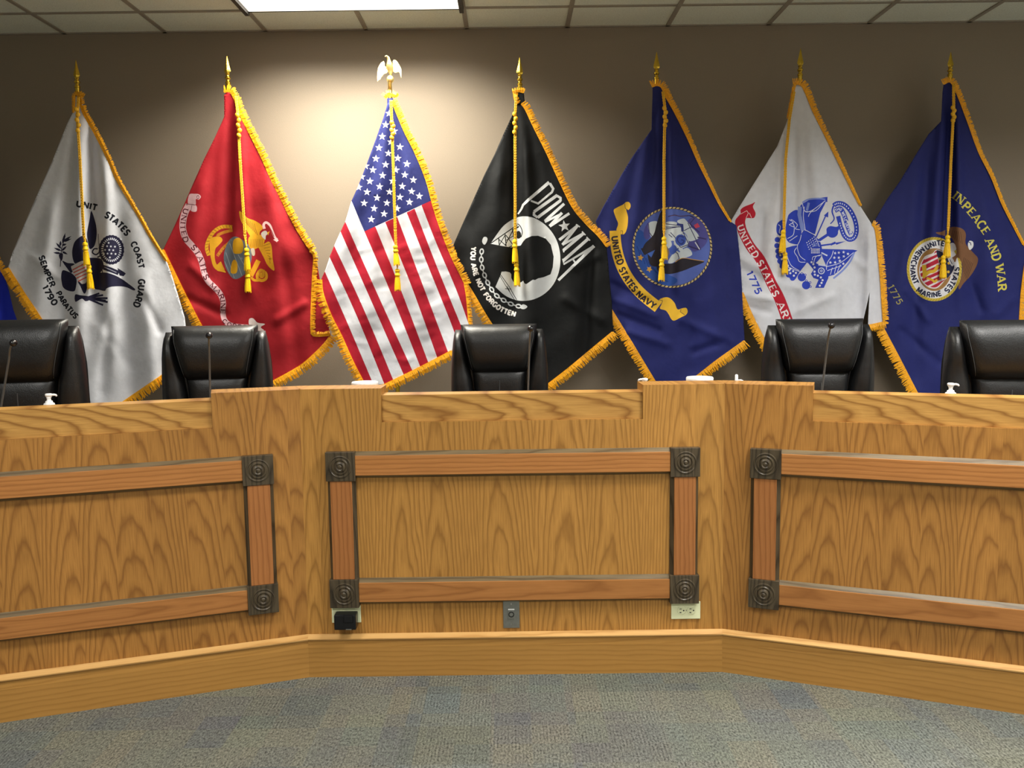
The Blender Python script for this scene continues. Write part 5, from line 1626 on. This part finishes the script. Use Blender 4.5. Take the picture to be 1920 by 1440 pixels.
# ---------------------------------------------------------------- navy flag, brown eagle and round shield emblem (rightmost)
T0, T = (1620, 80, CR), (1640, 340, 5.539)
f = Flag(5.155, (1782, 160), [(1781, 200, 1776, 480, 8, 13, -0.032), (1795, 220, 1800, 540, 7, 10, 0.016), (1768, 220, 1745, 520, 8, 14, 0.018), (1740, 300, 1715, 560, 9, 14, -0.014), (1720, 330, 1680, 600, 12, 20, 0.014), (1850, 380, 1870, 640, 16, 26, 0.014), (1820, 480, 1840, 720, 12, 20, -0.010), (1715, 560, 1720, 720, 12, 18, -0.012)], 0.005, 4.0,
         [(1700, 545, 1740, 600, 7, 0.012), (1790, 470, 1840, 580, 8, -0.012), (1870, 590, 1900, 560, 8, 0.010), (1690, 620, 1760, 680, 8, -0.012)])
out = xf([(308, 155), (345, 150), (360, 200), (402, 310), (442, 420), (492, 520), (532, 620), (575, 705), (620, 790), (626, 850), (612, 960), (604, 1080), (590, 1180), (480, 1290), (400, 1345), (330, 1400), (232, 1400), (205, 1355), (130, 1210), (66, 1090), (62, 900), (50, 740), (38, 692), (90, 602), (140, 532), (200, 432), (250, 352), (298, 302), (303, 192)], T0)
YL = (206, 196, 84)
n_ = lambda c, *lps: f.add(c, [list(l) for l in lps], T)
for wd_, pth in (('IN', [(832, 138), (920, 205)]), ('PEACE', [(935, 240), (1010, 320), (1085, 415), (1168, 535)]), ('AND', [(1185, 600), (1235, 700), (1275, 815)]), ('WAR', [(1296, 868), (1315, 990), (1326, 1132)])):
    n_(YL, *text_loops(wd_, pth, 86, 0.21, True, True))
n_((158, 150, 84), *text_loops('1775', [(165, 1085), (210, 1170), (268, 1268)], 66, 0.15, True, True))
cx, cy = 620, 912
n_((194, 172, 66), ell(cx, cy, 286, 333, 64))
for k in range(60):
    a = 2 * PI * k / 60
    n_((150, 126, 46), stroke_loop([(cx + 268 * math.cos(a), cy + 312 * math.sin(a)), (cx + 286 * math.cos(a + 0.07), cy + 332 * math.sin(a + 0.07))], 5))
n_((214, 214, 220), ell(cx, cy, 258, 304, 60))
n_((150, 112, 66), ell(cx, cy + 5, 178, 222, 48))
INK2 = (34, 38, 66)
for wd_, pth in (('UNITED', [(530, 692), (600, 655), (690, 640), (775, 672)]), ('STATES', [(855, 892), (838, 985), (800, 1068), (742, 1146)]), ('MERCHANT', [(508, 700), (438, 770), (402, 870), (400, 970), (434, 1062)]), ('MARINE', [(446, 1118), (520, 1165), (600, 1180), (690, 1160)])):
    n_(INK2, *text_loops(wd_, pth, 52, 0.27, False, True))
sh = sm([(472, 872), (520, 782), (600, 748), (642, 710), (722, 738), (792, 800), (838, 880), (802, 965), (742, 1012), (702, 1062), (642, 1112), (562, 1102), (492, 1042), (462, 950)])
n_((212, 208, 212), sh)
shi = sm([(482, 872), (526, 792), (604, 758), (640, 722), (660, 820), (690, 900), (735, 1005), (696, 1052), (638, 1100), (566, 1092), (500, 1036), (472, 950)])
n_((170, 34, 58), shi)
for a, e in (((515, 805), (650, 745)), ((478, 880), (660, 790)), ((468, 950), (680, 850)), ((480, 1005), (695, 910)), ((505, 1050), (715, 955)), ((555, 1095), (725, 1010))):
    n_((216, 208, 214), stroke_loop([a, e], 19))
n_((34, 38, 66), sm([(642, 718), (720, 746), (786, 806), (828, 880), (795, 960), (742, 1004), (700, 920), (668, 830)]))
n_((206, 168, 50), stroke_loop([(512, 868), (522, 980)], 44), stroke_loop(smooth_path([(500, 1000), (560, 945), (620, 930), (660, 870)]), 34), stroke_loop(smooth_path([(540, 1005), (600, 1025), (620, 1045), (650, 1020)]), 22), ell(675, 805, 14), ell(770, 850, 14), ell(765, 940, 14))
BR, BD = (122, 86, 60), (88, 60, 42)
n_((204, 204, 208), sm([(770, 660), (820, 640), (850, 700), (800, 730)]))
n_(BR, sm([(636, 530), (700, 522), (772, 482), (850, 474), (920, 500), (948, 552), (942, 620), (955, 665), (1030, 748), (1072, 800), (1060, 872), (1002, 972), (922, 1062), (882, 1120), (870, 1082), (908, 965), (905, 850), (860, 790), (835, 840), (800, 800), (845, 760), (846, 690), (800, 590), (720, 565), (660, 550)]))
for k in range(7):
    n_(BD, stroke_loop([(760 + 22 * k, 500 + 4 * k), (790 + 20 * k, 580 + 12 * k)], 6), stroke_loop([(930 + 15 * k, 790 + 10 * k), (905 + 8 * k, 900 + 22 * k)], 6))
n_((222, 224, 228), sm([(968, 655), (985, 618), (1022, 630), (1022, 682), (985, 712)])); n_((40, 44, 90), stroke_loop(smooth_path([(975, 630), (995, 640), (1000, 665)]), 8))
n_((190, 190, 196), sm([(760, 800), (800, 790), (830, 850), (800, 880)])); n_(INK2, stroke_loop([(780, 810), (805, 860)], 7))
make_flag(f, 'navy blue flag with brown eagle emblem and yellow lettering at the right edge', out, NAVY, 1781, 97, 153,
          [(xf([(306, 158), (335, 150), (362, 198), (404, 308), (444, 418), (494, 518), (534, 618), (577, 703), (618, 782)], T0), 9, -1, 3), (xf([(624, 850), (610, 960), (602, 1080), (590, 1180)], T0), 14, -1), (xf([(66, 1090), (130, 1210), (205, 1355), (232, 1400)], T0), 15, 1)],
          ([(1788, 157), (1788, 205), (1783, 300), (1778, 425)], ((1777, 440), (1776, 482)), ((1769, 478), (1768, 521)), ((1788, 202), (1788, 226))))

# ---------------------------------------------------------------- royal blue flag at the left edge, mostly outside the picture
T0 = (-302, 102, CR)
f = Flag(5.08, (-155, 212), [(-150, 270, -152, 660, 10, 16, 0.02), (-130, 260, -120, 580, 8, 13, -0.03), (-60, 460, -40, 740, 12, 18, -0.02), (-10, 500, 8, 700, 8, 10, 0.018), (0, 540, 12, 700, 5, 7, -0.012)], 0.005, 5.0)
out = xf([(290, 205), (318, 205), (365, 350), (450, 530), (545, 690), (620, 812), (640, 862), (655, 910), (672, 985), (700, 1060), (712, 1225), (490, 1380), (400, 1440), (345, 1390), (160, 1072), (30, 870), (120, 640), (260, 310)], T0)
make_flag(f, 'royal blue flag with gold fringe, only its right corner in the left picture edge', out, (28, 44, 176), -156, 134, 200,
          [(xf([(302, 205), (366, 348), (452, 528), (547, 688), (610, 800), (642, 858), (668, 905)], T0), 9, -1), (xf([(400, 1440), (490, 1378), (712, 1225)], T0), 15, 1)], None)
